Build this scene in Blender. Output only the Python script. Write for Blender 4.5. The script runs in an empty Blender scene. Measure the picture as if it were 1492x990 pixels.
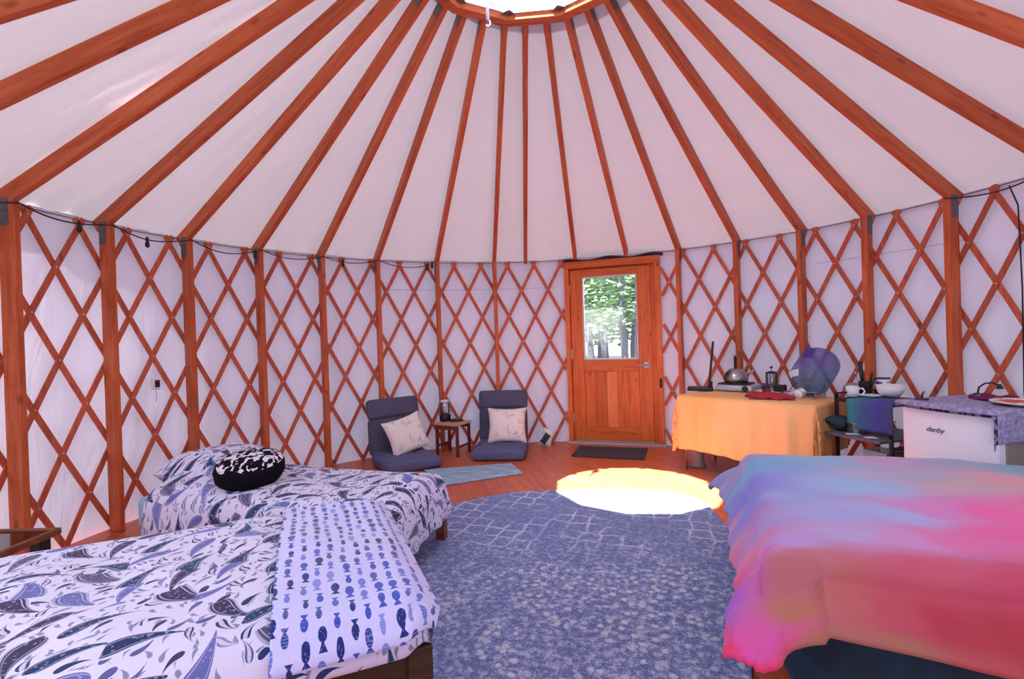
import bpy, math, random
from mathutils import Vector, Matrix, noise as mnoise
random.seed(7)
PI = math.pi
S = bpy.context.scene
COL = S.collection

# ------------------------------------------------------------------ node helpers
class E:
    """a float socket with arithmetic, so that patterns can be written as formulas"""
    def __init__(s, nt, sock): s.nt = nt; s.s = sock
    def _m(s, op, *o, clamp=False):
        n = s.nt.nodes.new('ShaderNodeMath'); n.operation = op; n.use_clamp = clamp
        for i, v in enumerate((s,) + o):
            if isinstance(v, E): s.nt.links.new(v.s, n.inputs[i])
            else: n.inputs[i].default_value = float(v)
        return E(s.nt, n.outputs[0])
    def __add__(s, o): return s._m('ADD', o)
    __radd__ = __add__
    def __sub__(s, o): return s._m('SUBTRACT', o)
    def __rsub__(s, o): return (s * -1) + o
    def __mul__(s, o): return s._m('MULTIPLY', o)
    __rmul__ = __mul__
    def __truediv__(s, o): return s._m('DIVIDE', o)
    def abs(s): return s._m('ABSOLUTE')
    def sqrt(s): return s._m('SQRT')
    def sin(s): return s._m('SINE')
    def cos(s): return s._m('COSINE')
    def floor(s): return s._m('FLOOR')
    def fract(s): return s._m('FRACT')
    def pow(s, o): return s._m('POWER', o)
    def mod(s, o): return s._m('FLOORED_MODULO', o)
    def lt(s, o): return s._m('LESS_THAN', o)
    def gt(s, o): return s._m('GREATER_THAN', o)
    def mx(s, o): return s._m('MAXIMUM', o)
    def mn(s, o): return s._m('MINIMUM', o)
    def clamp(s): return s._m('ADD', 0.0, clamp=True)
    def step(s, a, b):                                   # smooth 0..1 between a and b
        n = s.nt.nodes.new('ShaderNodeMapRange'); n.interpolation_type = 'SMOOTHSTEP'
        s.nt.links.new(s.s, n.inputs[0]); n.inputs[1].default_value = a; n.inputs[2].default_value = b
        return E(s.nt, n.outputs[0])

class Mat:
    def __init__(self, name):
        self.m = bpy.data.materials.new(name); self.m.use_nodes = True
        self.nt = self.m.node_tree; self.nt.nodes.clear()
        self.out = self.new('ShaderNodeOutputMaterial')
        self.bsdf = self.new('ShaderNodeBsdfPrincipled')
        self.link(self.bsdf.outputs[0], self.out.inputs[0])
    def new(self, t): return self.nt.nodes.new(t)
    def link(self, a, b): self.nt.links.new(a.s if isinstance(a, E) else a, b)
    def coord(self, kind='Object', scale=(1, 1, 1), rot=(0, 0, 0), loc=(0, 0, 0)):
        t = self.new('ShaderNodeTexCoord'); mp = self.new('ShaderNodeMapping')
        mp.inputs['Scale'].default_value = scale; mp.inputs['Rotation'].default_value = rot; mp.inputs['Location'].default_value = loc
        self.link(t.outputs[kind], mp.inputs[0]); return mp.outputs[0]
    def xyz(self, v):
        n = self.new('ShaderNodeSeparateXYZ'); self.link(v, n.inputs[0])
        return [E(self.nt, o) for o in n.outputs]
    def vec(self, x, y, z=0.0):
        n = self.new('ShaderNodeCombineXYZ')
        for i, v in enumerate((x, y, z)):
            if isinstance(v, E): self.link(v, n.inputs[i])
            else: n.inputs[i].default_value = v
        return n.outputs[0]
    def noise(self, v, scale=5, detail=3, rough=.5, dist=0.0):
        n = self.new('ShaderNodeTexNoise'); self.link(v, n.inputs['Vector'])
        n.inputs['Scale'].default_value = scale; n.inputs['Detail'].default_value = detail
        n.inputs['Roughness'].default_value = rough; n.inputs['Distortion'].default_value = dist
        return E(self.nt, n.outputs[0]), n.outputs[1]
    def white(self, v):
        n = self.new('ShaderNodeTexWhiteNoise'); n.noise_dimensions = '3D'; self.link(v, n.inputs[0])
        return E(self.nt, n.outputs[0]), n.outputs[1]
    def voro(self, v, scale, rand=1.0, feat='F1'):
        n = self.new('ShaderNodeTexVoronoi'); n.feature = feat; n.voronoi_dimensions = '2D'; self.link(v, n.inputs['Vector'])
        n.inputs['Scale'].default_value = scale; n.inputs['Randomness'].default_value = rand
        return n
    def mix(self, f, a, b, mode='MIX'):
        n = self.new('ShaderNodeMix'); n.data_type = 'RGBA'; n.blend_type = mode
        if isinstance(f, (int, float)): n.inputs[0].default_value = f
        else: self.link(f, n.inputs[0])
        for v, i in ((a, 6), (b, 7)):
            if isinstance(v, tuple): n.inputs[i].default_value = (*v, 1) if len(v) == 3 else v
            else: self.link(v, n.inputs[i])
        return n.outputs[2]
    def ramp(self, f, stops, interp='LINEAR'):
        n = self.new('ShaderNodeValToRGB'); n.color_ramp.interpolation = interp
        el = n.color_ramp.elements
        while len(el) < len(stops): el.new(.5)
        for e, (p, c) in zip(el, stops): e.position = p; e.color = (*c, 1)
        self.link(f, n.inputs[0]); return n.outputs[0]
    def bump(self, h, strength=.3, dist=.01):
        n = self.new('ShaderNodeBump'); n.inputs['Strength'].default_value = strength; n.inputs['Distance'].default_value = dist
        self.link(h, n.inputs['Height']); self.link(n.outputs[0], self.bsdf.inputs['Normal']); return n.outputs[0]
    def base(self, c):
        if isinstance(c, tuple): self.bsdf.inputs['Base Color'].default_value = (*c, 1)
        else: self.link(c, self.bsdf.inputs['Base Color'])
    def set(self, **k):
        for a, v in k.items(): self.bsdf.inputs[a.replace('_', ' ')].default_value = v
        return self

def lin(r, g, b):                                        # 0..255 sRGB to linear
    f = lambda c: (c / 255 / 12.92) if c / 255 <= .04045 else ((c / 255 + .055) / 1.055) ** 2.4
    return (f(r), f(g), f(b))
def plain(name, rgb, rough=.6, metal=0.0, var=.12, nscale=30, bump=0.0, spec=.5):
    k = Mat(name); n, _ = k.noise(k.coord(), nscale, 3)
    c = lin(*rgb); d = tuple(x * (1 - var) for x in c); e = tuple(min(1, x * (1 + var)) for x in c)
    k.base(k.ramp(n, [(.3, d), (.7, e)])); k.set(Roughness=rough, Metallic=metal, Specular_IOR_Level=spec)
    if bump: k.bump(n, bump, .003)
    return k.m
def wood(name, a, b, dark, axis=2, scale=1.0, rough=.5):
    k = Mat(name); sc = [9 * scale] * 3; sc[axis] = .7 * scale
    inf = k.new('ShaderNodeObjectInfo')
    r = E(k.nt, inf.outputs['Random'])
    add = k.new('ShaderNodeVectorMath'); add.operation = 'ADD'
    k.link(k.coord('Object', tuple(sc)), add.inputs[0]); k.link(k.vec(r * 37, r * 11, r * 23), add.inputs[1])
    v = add.outputs[0]
    n, _ = k.noise(v, 3.2, 5, .6, .6)
    n2, _ = k.noise(v, 14, 3, .6)
    c = k.ramp(n * .75 + n2 * .25, [(.28, lin(*dark)), (.45, lin(*a)), (.62, lin(*b)), (.8, lin(*a))])
    sc2 = [16] * 3; sc2[axis] = 7
    w = k.new('ShaderNodeTexVoronoi'); w.inputs['Scale'].default_value = .55
    ad2 = k.new('ShaderNodeVectorMath'); ad2.operation = 'ADD'
    k.link(k.coord('Object', tuple(sc2)), ad2.inputs[0]); k.link(k.vec(r * 17, r * 41, r * 13), ad2.inputs[1]); k.link(ad2.outputs[0], w.inputs['Vector'])
    c = k.mix(E(k.nt, w.outputs['Distance']).step(.16, .06) * .55, c, tuple(x * .45 for x in lin(*dark)))
    hs = k.new('ShaderNodeHueSaturation'); k.link(c, hs.inputs['Color']); k.link(r * .22 + .9, hs.inputs['Value'])
    k.base(hs.outputs[0]); k.set(Roughness=rough, Specular_IOR_Level=.3); k.bump(n2, .12, .002)
    return k.m

M = {}
def mats():
    W = dict(a=(192, 92, 50), b=(210, 112, 66), dark=(146, 60, 28))
    M['wood_z'] = wood('stained_fir_upright', axis=2, **W)
    M['wood_x'] = wood('stained_fir_long', axis=0, **W)
    M['lattice'] = wood('lattice_wood', (190, 94, 66), (204, 110, 80), (152, 68, 44), axis=2, scale=1.4)
    M['door'] = wood('door_wood', (206, 102, 44), (222, 122, 58), (178, 76, 28), axis=2, scale=1.1, rough=.4)
    M['door_x'] = wood('door_rail_wood', (206, 102, 44), (222, 122, 58), (178, 76, 28), axis=0, scale=1.1, rough=.4)
    M['door_light'] = wood('door_pale_board', (222, 130, 72), (232, 146, 88), (204, 108, 56), axis=2, rough=.4)
    M['dark_wood'] = wood('dark_bed_wood', (58, 40, 24), (74, 52, 32), (34, 24, 14), axis=0)
    M['brown_wood'] = wood('brown_rail_wood', (112, 62, 36), (132, 78, 46), (80, 42, 24), axis=0)
    M['stool'] = wood('stool_wood', (112, 46, 34), (134, 58, 42), (84, 32, 24), axis=2)
    M['stool_top'] = wood('stool_top_wood', (196, 150, 118), (214, 170, 138), (160, 112, 84), axis=0)
    # roof and wall canvas: woven cloth that lets some daylight through
    for nm, col, tr, quilt in (('roof', (206, 200, 206), .028, 0), ('wall', (216, 211, 228), .08, 1)):
        k = Mat(nm + '_canvas'); v = k.coord()
        n, _ = k.noise(v, 1.3, 4, .55, .4); n2, _ = k.noise(k.coord('Object', (1, 1, .25)), 5.5, 3, .6, 1.2)
        c = k.mix(n.step(.35, .7) * .5, lin(*col), tuple(x * .93 for x in lin(*col)))
        k.base(c); k.set(Roughness=.9, Specular_IOR_Level=.1)
        h = n * .5 + n2 * .5
        nb = k.bump(h, .55 if quilt else .35, .05 if quilt else .04)
        tl = k.new('ShaderNodeBsdfTranslucent'); k.link(c, tl.inputs[0]); k.link(nb, tl.inputs['Normal'])
        mx = k.new('ShaderNodeMixShader'); mx.inputs[0].default_value = tr
        k.link(k.bsdf.outputs[0], mx.inputs[1]); k.link(tl.outputs[0], mx.inputs[2]); k.link(mx.outputs[0], k.out.inputs[0])
        M[nm] = k.m
    # floor: orange laminate boards
    k = Mat('floor_boards'); v = k.coord('Object', (1, 1, 1), (0, 0, math.radians(-20)))
    x, y, z = k.xyz(v)
    pw = .19; ix = (x / pw).floor(); fx = (x / pw).fract()
    off, _ = k.white(k.vec(ix, 3.0, 1.0)); yy = y / 1.25 + off; fy = yy.fract()
    rnd, _ = k.white(k.vec(ix, yy.floor(), 7.0))
    g, _ = k.noise(k.vec(x * 14 + rnd * 30, y * 1.1, rnd * 9), 2.5, 5, .6, .7)
    blot, _ = k.noise(v, 2.2, 4, .6)
    c = k.ramp(g, [(.3, lin(168, 76, 48)), (.5, lin(196, 98, 62)), (.75, lin(214, 120, 78))])
    c = k.mix(rnd * .35, c, lin(178, 84, 58)); c = k.mix(blot.step(.5, .75) * .25, c, lin(206, 140, 116))
    gap = (fx - .5).abs().gt(.485).mx((fy - .5).abs().gt(.4975))
    c = k.mix(gap * .45, c, lin(96, 40, 24))
    k.base(c); k.set(Roughness=.38, Specular_IOR_Level=.4); k.bump(gap * -1 + g * .1, .2, .002)
    M['floor'] = k.m
    # big slate blue shag rug: pale trellis lines far away, pale blossoms near
    k = Mat('shag_rug'); v = k.coord('Object', (1, 1, 1), (0, 0, .35))
    x, y, z = k.xyz(v)
    _, nc = k.noise(v, 7, 2); dx, dy, dz = k.xyz(nc)
    wv = k.vec(x + (dx - .5) * .05, y + (dy - .5) * .05)
    ed = k.voro(wv, 8.5, .3, 'DISTANCE_TO_EDGE'); ln = E(k.nt, ed.outputs['Distance']).step(.11, .02)
    dots = k.voro(wv, 16, .8); dt = E(k.nt, dots.outputs['Distance']).step(.30, .12)
    ox, oy, oz = k.xyz(k.coord())
    near = oy.step(.55, -.35)
    big, _ = k.noise(v, 2.6, 3, .6); med, _ = k.noise(v, 34, 3, .7); fine, _ = k.noise(v, 150, 2, .8)
    pat = (ln * (1 - near * .7) * big.step(.40, .60) * .8).mx(dt * near * big.step(.38, .58))
    f = (pat * .7 + med.step(.42, .7) * (near * .32 + .2) + (fine - .5) * 1.5 + .16).clamp()
    c = k.ramp(f, [(0, lin(92, 110, 174)), (.3, lin(144, 158, 214)), (.6, lin(206, 212, 238)), (1, lin(236, 240, 248))])
    k.base(c); k.set(Roughness=1, Specular_IOR_Level=.05, Sheen_Weight=.15); k.bump(fine * .7 + med * .4, 1, .02)
    M['rug'] = k.m
    k = Mat('small_blue_rug'); v = k.coord(); x, y, z = k.xyz(v)
    n, _ = k.noise(k.coord('Object', (2, 16, 1)), 3, 3, .6, .6)
    k.base(k.ramp(n, [(.3, lin(112, 146, 174)), (.5, lin(150, 182, 204)), (.72, lin(190, 210, 222))])); k.set(Roughness=1, Specular_IOR_Level=.05); k.bump(n, .4, .006)
    M['small_rug'] = k.m
    M['doormat'] = plain('doormat_rubber', (62, 58, 70), .95, nscale=120, bump=.6, var=.3)
    # paisley cotton
    def paisley(name, ground):
        k = Mat(name); uv = k.coord('UV'); ux, uy, _ = k.xyz(uv)
        def layer(scale, ox, size, rand=.55):
            vv = k.vec(ux + ox, uy + ox * .37)
            vo = k.voro(vv, scale, rand)
            px, py, _ = k.xyz(vo.outputs['Position'])
            cr, cg, cb = k.xyz(vo.outputs['Color'])
            x = (ux + ox - px / 1.0) * scale; y = (uy + ox * .37 - py) * scale
            th = cr * 2.4 - 1.6 + cg.gt(.5) * 3.1416
            ct, st = th.cos(), th.sin()
            a = x * ct + y * st; b = y * ct - x * st
            s = cb * .25 + .85
            a = a / (s * size); b = b / (s * size)
            a = a * (cg.gt(.3) * 2 - 1)
            a = a + (b + .5).mx(0) * (b + .4).mx(0) * .40 - .12      # the curled tail
            w = ((1 - b * b).mx(0)).sqrt() * (1.05 - b) * (cr * .13 + .175)
            d = a.abs() / w.mx(.02)
            inside = d.lt(1) * (b.abs().lt(1))
            return d, inside, (cr, cg, cb), (a, b)
        d, ins, (cr, cg, cb), (a, b) = layer(8.2, 0.0, .62)
        pal = k.ramp(cg, [(0, lin(36, 52, 92)), (.2, lin(40, 66, 104)), (.42, lin(104, 108, 170)), (.6, lin(58, 52, 84)), (.75, lin(96, 88, 116)), (.9, lin(120, 126, 186))], 'CONSTANT')
        edge = (d.gt(.70) * d.lt(.80))
        fl, _ = k.noise(k.vec(ux, uy), 95, 1)
        inner = k.mix(edge.mx(d.lt(.6) * fl.gt(.62) * .55), pal, lin(176, 182, 214))
        c = k.mix(d.gt(1) * d.lt(1.22) * b.abs().lt(1) * cr.gt(.5) * .5, lin(*ground), lin(120, 124, 160))
        d2, ins2, (r2, g2, b2), _ = layer(17, 3.3, .47, .8)
        keep = (1 - d.lt(1.35) * b.abs().lt(1.1)).mx(0)
        pal2 = k.ramp(g2, [(0, lin(44, 62, 104)), (.3, lin(92, 98, 150)), (.55, lin(70, 62, 96)), (.8, lin(140, 140, 180))], 'CONSTANT')
        ring = d2.lt(.45) * r2.gt(.6)
        c = k.mix(ins2 * keep * (1 - ring * .8), c, pal2)
        d3, ins3, (r3, g3, b3), _ = layer(32, 7.1, .46, .9)
        c = k.mix(ins3 * keep * (1 - d2.lt(1.3)) * r3.gt(.35) * .8, c, lin(112, 112, 152))
        c = k.mix(ins, c, inner)
        n, _ = k.noise(uv, 9, 3, .5)
        k.base(c); k.set(Roughness=.85, Specular_IOR_Level=.15, Sheen_Weight=.1); k.bump(n, .3, .02)
        return k.m
    M['paisley'] = paisley('paisley_cotton', (218, 214, 234))
    # fish print fleece
    k = Mat('fish_fleece'); ux, uy, _ = k.xyz(k.coord('UV'))
    cw, chh = .035, .055
    i = (ux / cw).floor(); r0, _ = k.white(k.vec(i, 1.0, 2.0))
    yy = uy / chh + i.mod(2) * .5 + (r0 - .5) * .5; j = yy.floor()
    _, rc = k.white(k.vec(i, j, 5.0)); ra, rb, rcc = k.xyz(rc)
    a = ((ux / cw).fract() - .5 + (ra - .5) * .3) * cw
    b = (yy.fract() - .5) * chh * (rb.gt(.3) * 2 - 1)
    b = b / (rb * .35 + .72); a = a / (rb * .35 + .72)
    hw = rcc * .003 + .0080
    bb = (b - .006) / .0175
    body = (a.abs() / ((1 - bb * bb).mx(0)).sqrt().mx(.01)).lt(hw)
    tail = (b + .010).lt(0) * (b + .023).gt(0) * a.abs().lt((b + .008).abs() * .66 + .0012)
    fish = body.mx(tail)
    stripes = ((b * 900).sin().gt(.55)) * ra.gt(.45)
    spots, _ = k.noise(k.vec(ux, uy), 210, 1)
    fc = k.ramp(ra, [(0, lin(34, 50, 120)), (.25, lin(64, 84, 184)), (.5, lin(100, 112, 206)), (.72, lin(52, 68, 146)), (.86, lin(132, 138, 214))], 'CONSTANT')
    fc = k.mix((stripes * .35).mx(spots.gt(.62) * .25), fc, lin(190, 194, 236))
    c = k.mix(fish, lin(206, 206, 244), fc)
    n, _ = k.noise(k.coord('UV'), 160, 2); k.base(c); k.set(Roughness=.95, Specular_IOR_Level=.1, Sheen_Weight=.3); k.bump(n, .4, .004)
    M['fish'] = k.m
    # dip dyed duvet: soft streaks of dye placed in cloth coordinates (u along the bed from its foot, v from near side to far side)
    k = Mat('dip_dyed_cotton'); uv = k.coord('UV'); ux, uy, _ = k.xyz(uv)
    n1, _ = k.noise(k.vec(ux * 1.1, uy * 5.5), 1.6, 4, .55, .5); n2, _ = k.noise(k.vec(ux * .7 + 9, uy * 4), 2.2, 3, .5, .3)
    n3, _ = k.noise(k.vec(ux * 2.0, uy * 40), 2.5, 3, .6)
    X = ux + (n2 - .5) * .18; Y = uy + (n1 - .5) * .12 + (n3 - .5) * .03
    pos = k.vec(X * 1.0, Y * 1.6)
    acc = None; wsum = None
    # measured dye patches: position on the cloth (m from the foot end, m from the near side) and colour
    for (x0, y0, *rgb) in [(0.05, 1.0, 110, 165, 205), (0.35, 1.08, 130, 175, 205), (0.61, 1.08, 190, 150, 190), (0.86, 1.08, 150, 160, 185), (1.05, 1.11, 120, 165, 180), (-0.04, 0.54, 120, 130, 215), (0.12, 0.5, 150, 165, 215), (0.38, 0.65, 150, 180, 215), (0.65, 0.82, 170, 165, 190), (0.73, 0.75, 195, 160, 165), (0.91, 0.8, 215, 150, 160), (0.01, 0.24, 165, 150, 210), (0.2, 0.3, 160, 165, 215), (0.4, 0.36, 165, 170, 215), (0.57, 0.44, 210, 130, 190), (0.7, 0.44, 230, 95, 155), (1.0, 0.5, 228, 92, 150), (0.06, 0.08, 185, 150, 205), (0.25, 0.14, 180, 160, 205), (0.36, 0.12, 200, 140, 190), (0.5, 0.17, 220, 105, 160), (0.67, 0.27, 228, 90, 150), (0.9, 0.1, 220, 90, 140), (0.1, 0.0, 182, 108, 112), (0.38, 0.01, 192, 84, 104), (0.6, 0.0, 190, 66, 96), (0.08, -0.07, 178, 112, 85), (0.2, -0.06, 182, 96, 90), (0.29, -0.08, 185, 75, 90), (0.41, -0.09, 175, 55, 70), (0.56, -0.11, 170, 52, 64), (0.12, -0.2, 172, 112, 92), (0.27, -0.2, 168, 112, 92), (0.45, -0.22, 185, 85, 85), (0.8, -0.2, 190, 70, 80), (-0.08, 1.1, 150, 140, 190), (-0.1, 0.7, 110, 120, 215), (-0.08, 0.45, 165, 130, 195), (-0.06, 0.2, 225, 110, 150), (-0.2, 0.15, 228, 80, 140), (-0.15, -0.02, 165, 100, 205), (-0.05, -0.15, 215, 85, 165), (-0.02, -0.2, 230, 60, 105), (-0.15, -0.17, 228, 64, 110), (0.0, -0.1, 214, 84, 160), (-0.25, -0.05, 235, 80, 105), (-0.06, 0.05, 215, 100, 170), (-0.2, 0.6, 200, 130, 170), (-0.2, 0.38, 215, 120, 150)]:
        dn_ = k.new('ShaderNodeVectorMath'); dn_.operation = 'DISTANCE'; k.link(pos, dn_.inputs[0]); dn_.inputs[1].default_value = (x0, y0 * 1.6, 0)
        wgt = (E(k.nt, dn_.outputs['Value']) + .05).pow(-5)
        sc_ = k.new('ShaderNodeVectorMath'); sc_.operation = 'SCALE'; sc_.inputs[0].default_value = lin(*rgb); k.link(wgt, sc_.inputs['Scale'])
        if acc is None: acc = sc_.outputs[0]; wsum = wgt
        else:
            ad_ = k.new('ShaderNodeVectorMath'); ad_.operation = 'ADD'; k.link(acc, ad_.inputs[0]); k.link(sc_.outputs[0], ad_.inputs[1]); acc = ad_.outputs[0]; wsum = wsum + wgt
    sc_ = k.new('ShaderNodeVectorMath'); sc_.operation = 'SCALE'; k.link(acc, sc_.inputs[0]); k.link(wsum.pow(-1), sc_.inputs['Scale']); c = sc_.outputs[0]
    gr, _ = k.noise(uv, 320, 1)
    k.base(c); k.set(Roughness=.7, Specular_IOR_Level=.25, Sheen_Weight=.15)
    wr, _ = k.noise(k.vec(ux * 3, uy * 9), 2.2, 3, .5, .4); k.bump(wr * .8 + gr * .02, .25, .02)
    M['dye'] = k.m
    M['teal'] = plain('dark_teal_sheet', (14, 50, 70), .8, nscale=12, var=.3, bump=.3)
    M['pale_blue'] = plain('pale_blue_sheet', (150, 184, 204), .9, nscale=12)
    M['chair'] = plain('slate_blue_canvas', (92, 96, 132), .95, nscale=60, bump=.3, var=.2)
    M['chair_dark'] = plain('slate_grey_canvas', (86, 86, 110), .95, nscale=60, bump=.3, var=.2)
    k = Mat('pastel_print'); n, _ = k.noise(k.coord('Object', (1, 1, 1)), 14, 2, .6, .4); n2, _ = k.noise(k.coord('Object', (1, 1, 1), (0, 0, 0), (4, 4, 4)), 13, 2, .6, .4)
    c = k.mix(n.step(.56, .66) * .5, lin(240, 236, 228), lin(232, 188, 150)); c = k.mix(n2.step(.58, .68) * .45, c, lin(150, 160, 200)); k.base(c); k.set(Roughness=.95, Specular_IOR_Level=.1)
    M['pastel'] = k.m
    k = Mat('black_floral'); x, y, z = k.xyz(k.coord()); _, nc = k.noise(k.coord(), 9, 2); dx, dy, dz = k.xyz(nc)
    vo = k.voro(k.vec(x + (dx - .5) * .1, y + (dy - .5) * .1), 15, .85, 'DISTANCE_TO_EDGE'); vo.voronoi_dimensions = '3D'
    n, _ = k.noise(k.coord(), 26, 2, .5, 1.0)
    f = n.gt(.5) * z.gt(.035 - .0)
    n4, _ = k.noise(k.coord(), 7, 1); f = f * (z + (n4 - .5) * .12).gt(.04)
    k.base(k.mix(f, lin(20, 18, 26), lin(226, 220, 230))); k.set(Roughness=.95, Specular_IOR_Level=.1)
    M['floral'] = k.m
    k = Mat('orange_tablecloth'); n, _ = k.noise(k.coord(), 60, 2); m2, _ = k.noise(k.coord('Object', (1, 1, .2)), 2, 2)
    k.base(k.mix(m2.step(.35, .65), lin(238, 170, 104), lin(246, 190, 128))); k.set(Roughness=.9, Specular_IOR_Level=.1, Sheen_Weight=.1); k.bump(n, .2, .002)
    M['orange'] = k.m
    k = Mat('grey_print_cloth'); x, y, z = k.xyz(k.coord()); n, _ = k.noise(k.coord(), 48, 3, .6, .5); 
    c = k.ramp(n, [(.36, lin(134, 126, 156)), (.5, lin(156, 152, 184)), (.64, lin(176, 172, 200))])
    hem = z.lt(-.012) * y.lt(-.025) * n.gt(.47)
    k.base(k.mix(hem, c, lin(62, 40, 72))); k.set(Roughness=.95, Specular_IOR_Level=.1)
    M['grey_cloth'] = k.m
    k = Mat('teal_violet_cloth'); x, y, z = k.xyz(k.coord()); n, _ = k.noise(k.coord(), 6, 3)
    k.base(k.ramp((x - .1) * 3.4 + (n - .5) * .5, [(.05, lin(70, 136, 146)), (.35, lin(74, 104, 140)), (.7, lin(80, 78, 156)), (1, lin(76, 84, 128))])); k.set(Roughness=.9, Specular_IOR_Level=.1)
    M['teal_violet'] = k.m
    M['black'] = plain('black_plastic', (26, 25, 30), .45)
    M['black_metal'] = plain('black_metal', (34, 28, 32), .5, .2)
    M['wire'] = plain('black_cable', (38, 34, 48), .7)
    M['bracket'] = plain('galvanised_steel', (112, 112, 116), .5, .45, nscale=40, var=.25)
    M['rivet'] = plain('pale_rivet', (228, 190, 176), .4, .3)
    M['steel'] = plain('brushed_steel', (176, 172, 172), .3, .9, nscale=50)
    M['silver'] = plain('silver_enamel', (190, 194, 214), .4, .3)
    M['white'] = plain('white_enamel', (236, 234, 238), .35, var=.03)
    M['white_plastic'] = plain('white_plastic', (232, 230, 238), .45, var=.03)
    M['fridge'] = plain('fridge_enamel', (242, 240, 246), .35, var=.02, nscale=8)
    M['fridge_side'] = plain('fridge_side_panel', (150, 138, 126), .6, var=.05)
    M['red'] = plain('red_cloth', (170, 44, 62), .95, nscale=50, bump=.3, var=.25)
    M['plum'] = plain('plum_cloth', (110, 30, 76), .95, nscale=50, bump=.3, var=.25)
    M['purple'] = plain('purple_cloth', (112, 88, 158), .95, nscale=50, bump=.3, var=.25)
    M['dark_teal'] = plain('dark_teal_fabric', (34, 64, 72), .9, nscale=30, bump=.4, var=.3)
    M['grey'] = plain('grey_paint', (140, 138, 150), .6)
    M['paper'] = plain('white_paper', (220, 226, 232), .8, var=.05)
    M['shelf_grey'] = plain('dark_grey_shelf', (92, 92, 106), .5)
    M['aluminium'] = plain('aluminium_sill', (190, 180, 184), .4, .6)
    M['foliage'] = plain('pine_needles', (58, 84, 58), .8, nscale=3, var=.5)
    M['foliage_b'] = plain('pale_leaves', (92, 124, 74), .8, nscale=3, var=.45)
    M['bark'] = plain('grey_bark', (60, 58, 66), .9, nscale=14, var=.35, bump=.5)
    M['earth'] = plain('forest_floor', (66, 66, 50), 1, nscale=2, var=.4)
    def clear(name, tint, gloss=.12, tr=None):
        k = Mat(name); n, _ = k.noise(k.coord(), 3, 2)
        t = k.new('ShaderNodeBsdfTransparent'); k.link(k.mix(n, tint, tuple(min(1, x * 1.04) for x in tint)), t.inputs[0])
        g = k.new('ShaderNodeBsdfGlossy'); g.inputs['Roughness'].default_value = .06
        fr = k.new('ShaderNodeFresnel'); fr.inputs[0].default_value = 1.4
        mx = k.new('ShaderNodeMixShader'); k.link((E(k.nt, fr.outputs[0]) * 1.2 + gloss * .15).clamp(), mx.inputs[0])
        k.link(t.outputs[0], mx.inputs[1]); k.link(g.outputs[0], mx.inputs[2]); k.link(mx.outputs[0], k.out.inputs[0])
        return k.m
    M['glass'] = clear('door_glass', (.93, .97, .96))
    M['dome'] = clear('acrylic_dome', (.94, .97, .98), .3)
    M['smoked'] = clear('smoked_glass', (.52, .40, .36), .5)
    M['jar'] = clear('clear_jar', (.86, .88, .92), .8)
    k = Mat('jug_plastic'); x, y, z = k.xyz(k.coord())
    t = k.new('ShaderNodeBsdfTransparent'); t.inputs[0].default_value = (.66, .74, .90, 1)
    d = k.bsdf; k.base(k.ramp(z * 2.6 + .05, [(0, lin(60, 100, 128)), (.5, lin(110, 138, 160)), (.68, lin(128, 118, 184)), (1, lin(134, 108, 190))])); k.set(Roughness=.12)
    mx = k.new('ShaderNodeMixShader'); mx.inputs[0].default_value = .5; k.link(t.outputs[0], mx.inputs[1]); k.link(d.outputs[0], mx.inputs[2]); k.link(mx.outputs[0], k.out.inputs[0])
    M['jug'] = k.m
    k = Mat('plate_print'); x, y, z = k.xyz(k.coord()); n, _ = k.noise(k.coord(), 11, 2, .5, 1)
    rr = (x * x + y * y).sqrt()
    k.base(k.mix(rr.lt(.115) * n.gt(.46), lin(238, 226, 222), lin(206, 66, 54))); k.set(Roughness=.3)
    M['plate'] = k.m
    k = Mat('blue_white_label'); x, y, z = k.xyz(k.coord()); n, _ = k.noise(k.coord(), 16, 1)
    f = (z.gt(.012) * z.lt(.045)).mx(z.gt(.075) * z.lt(.10) * n.gt(.42))
    k.base(k.mix(f, lin(226, 228, 240), lin(44, 60, 140))); k.set(Roughness=.4)
    M['label'] = k.m
mats()

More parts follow.
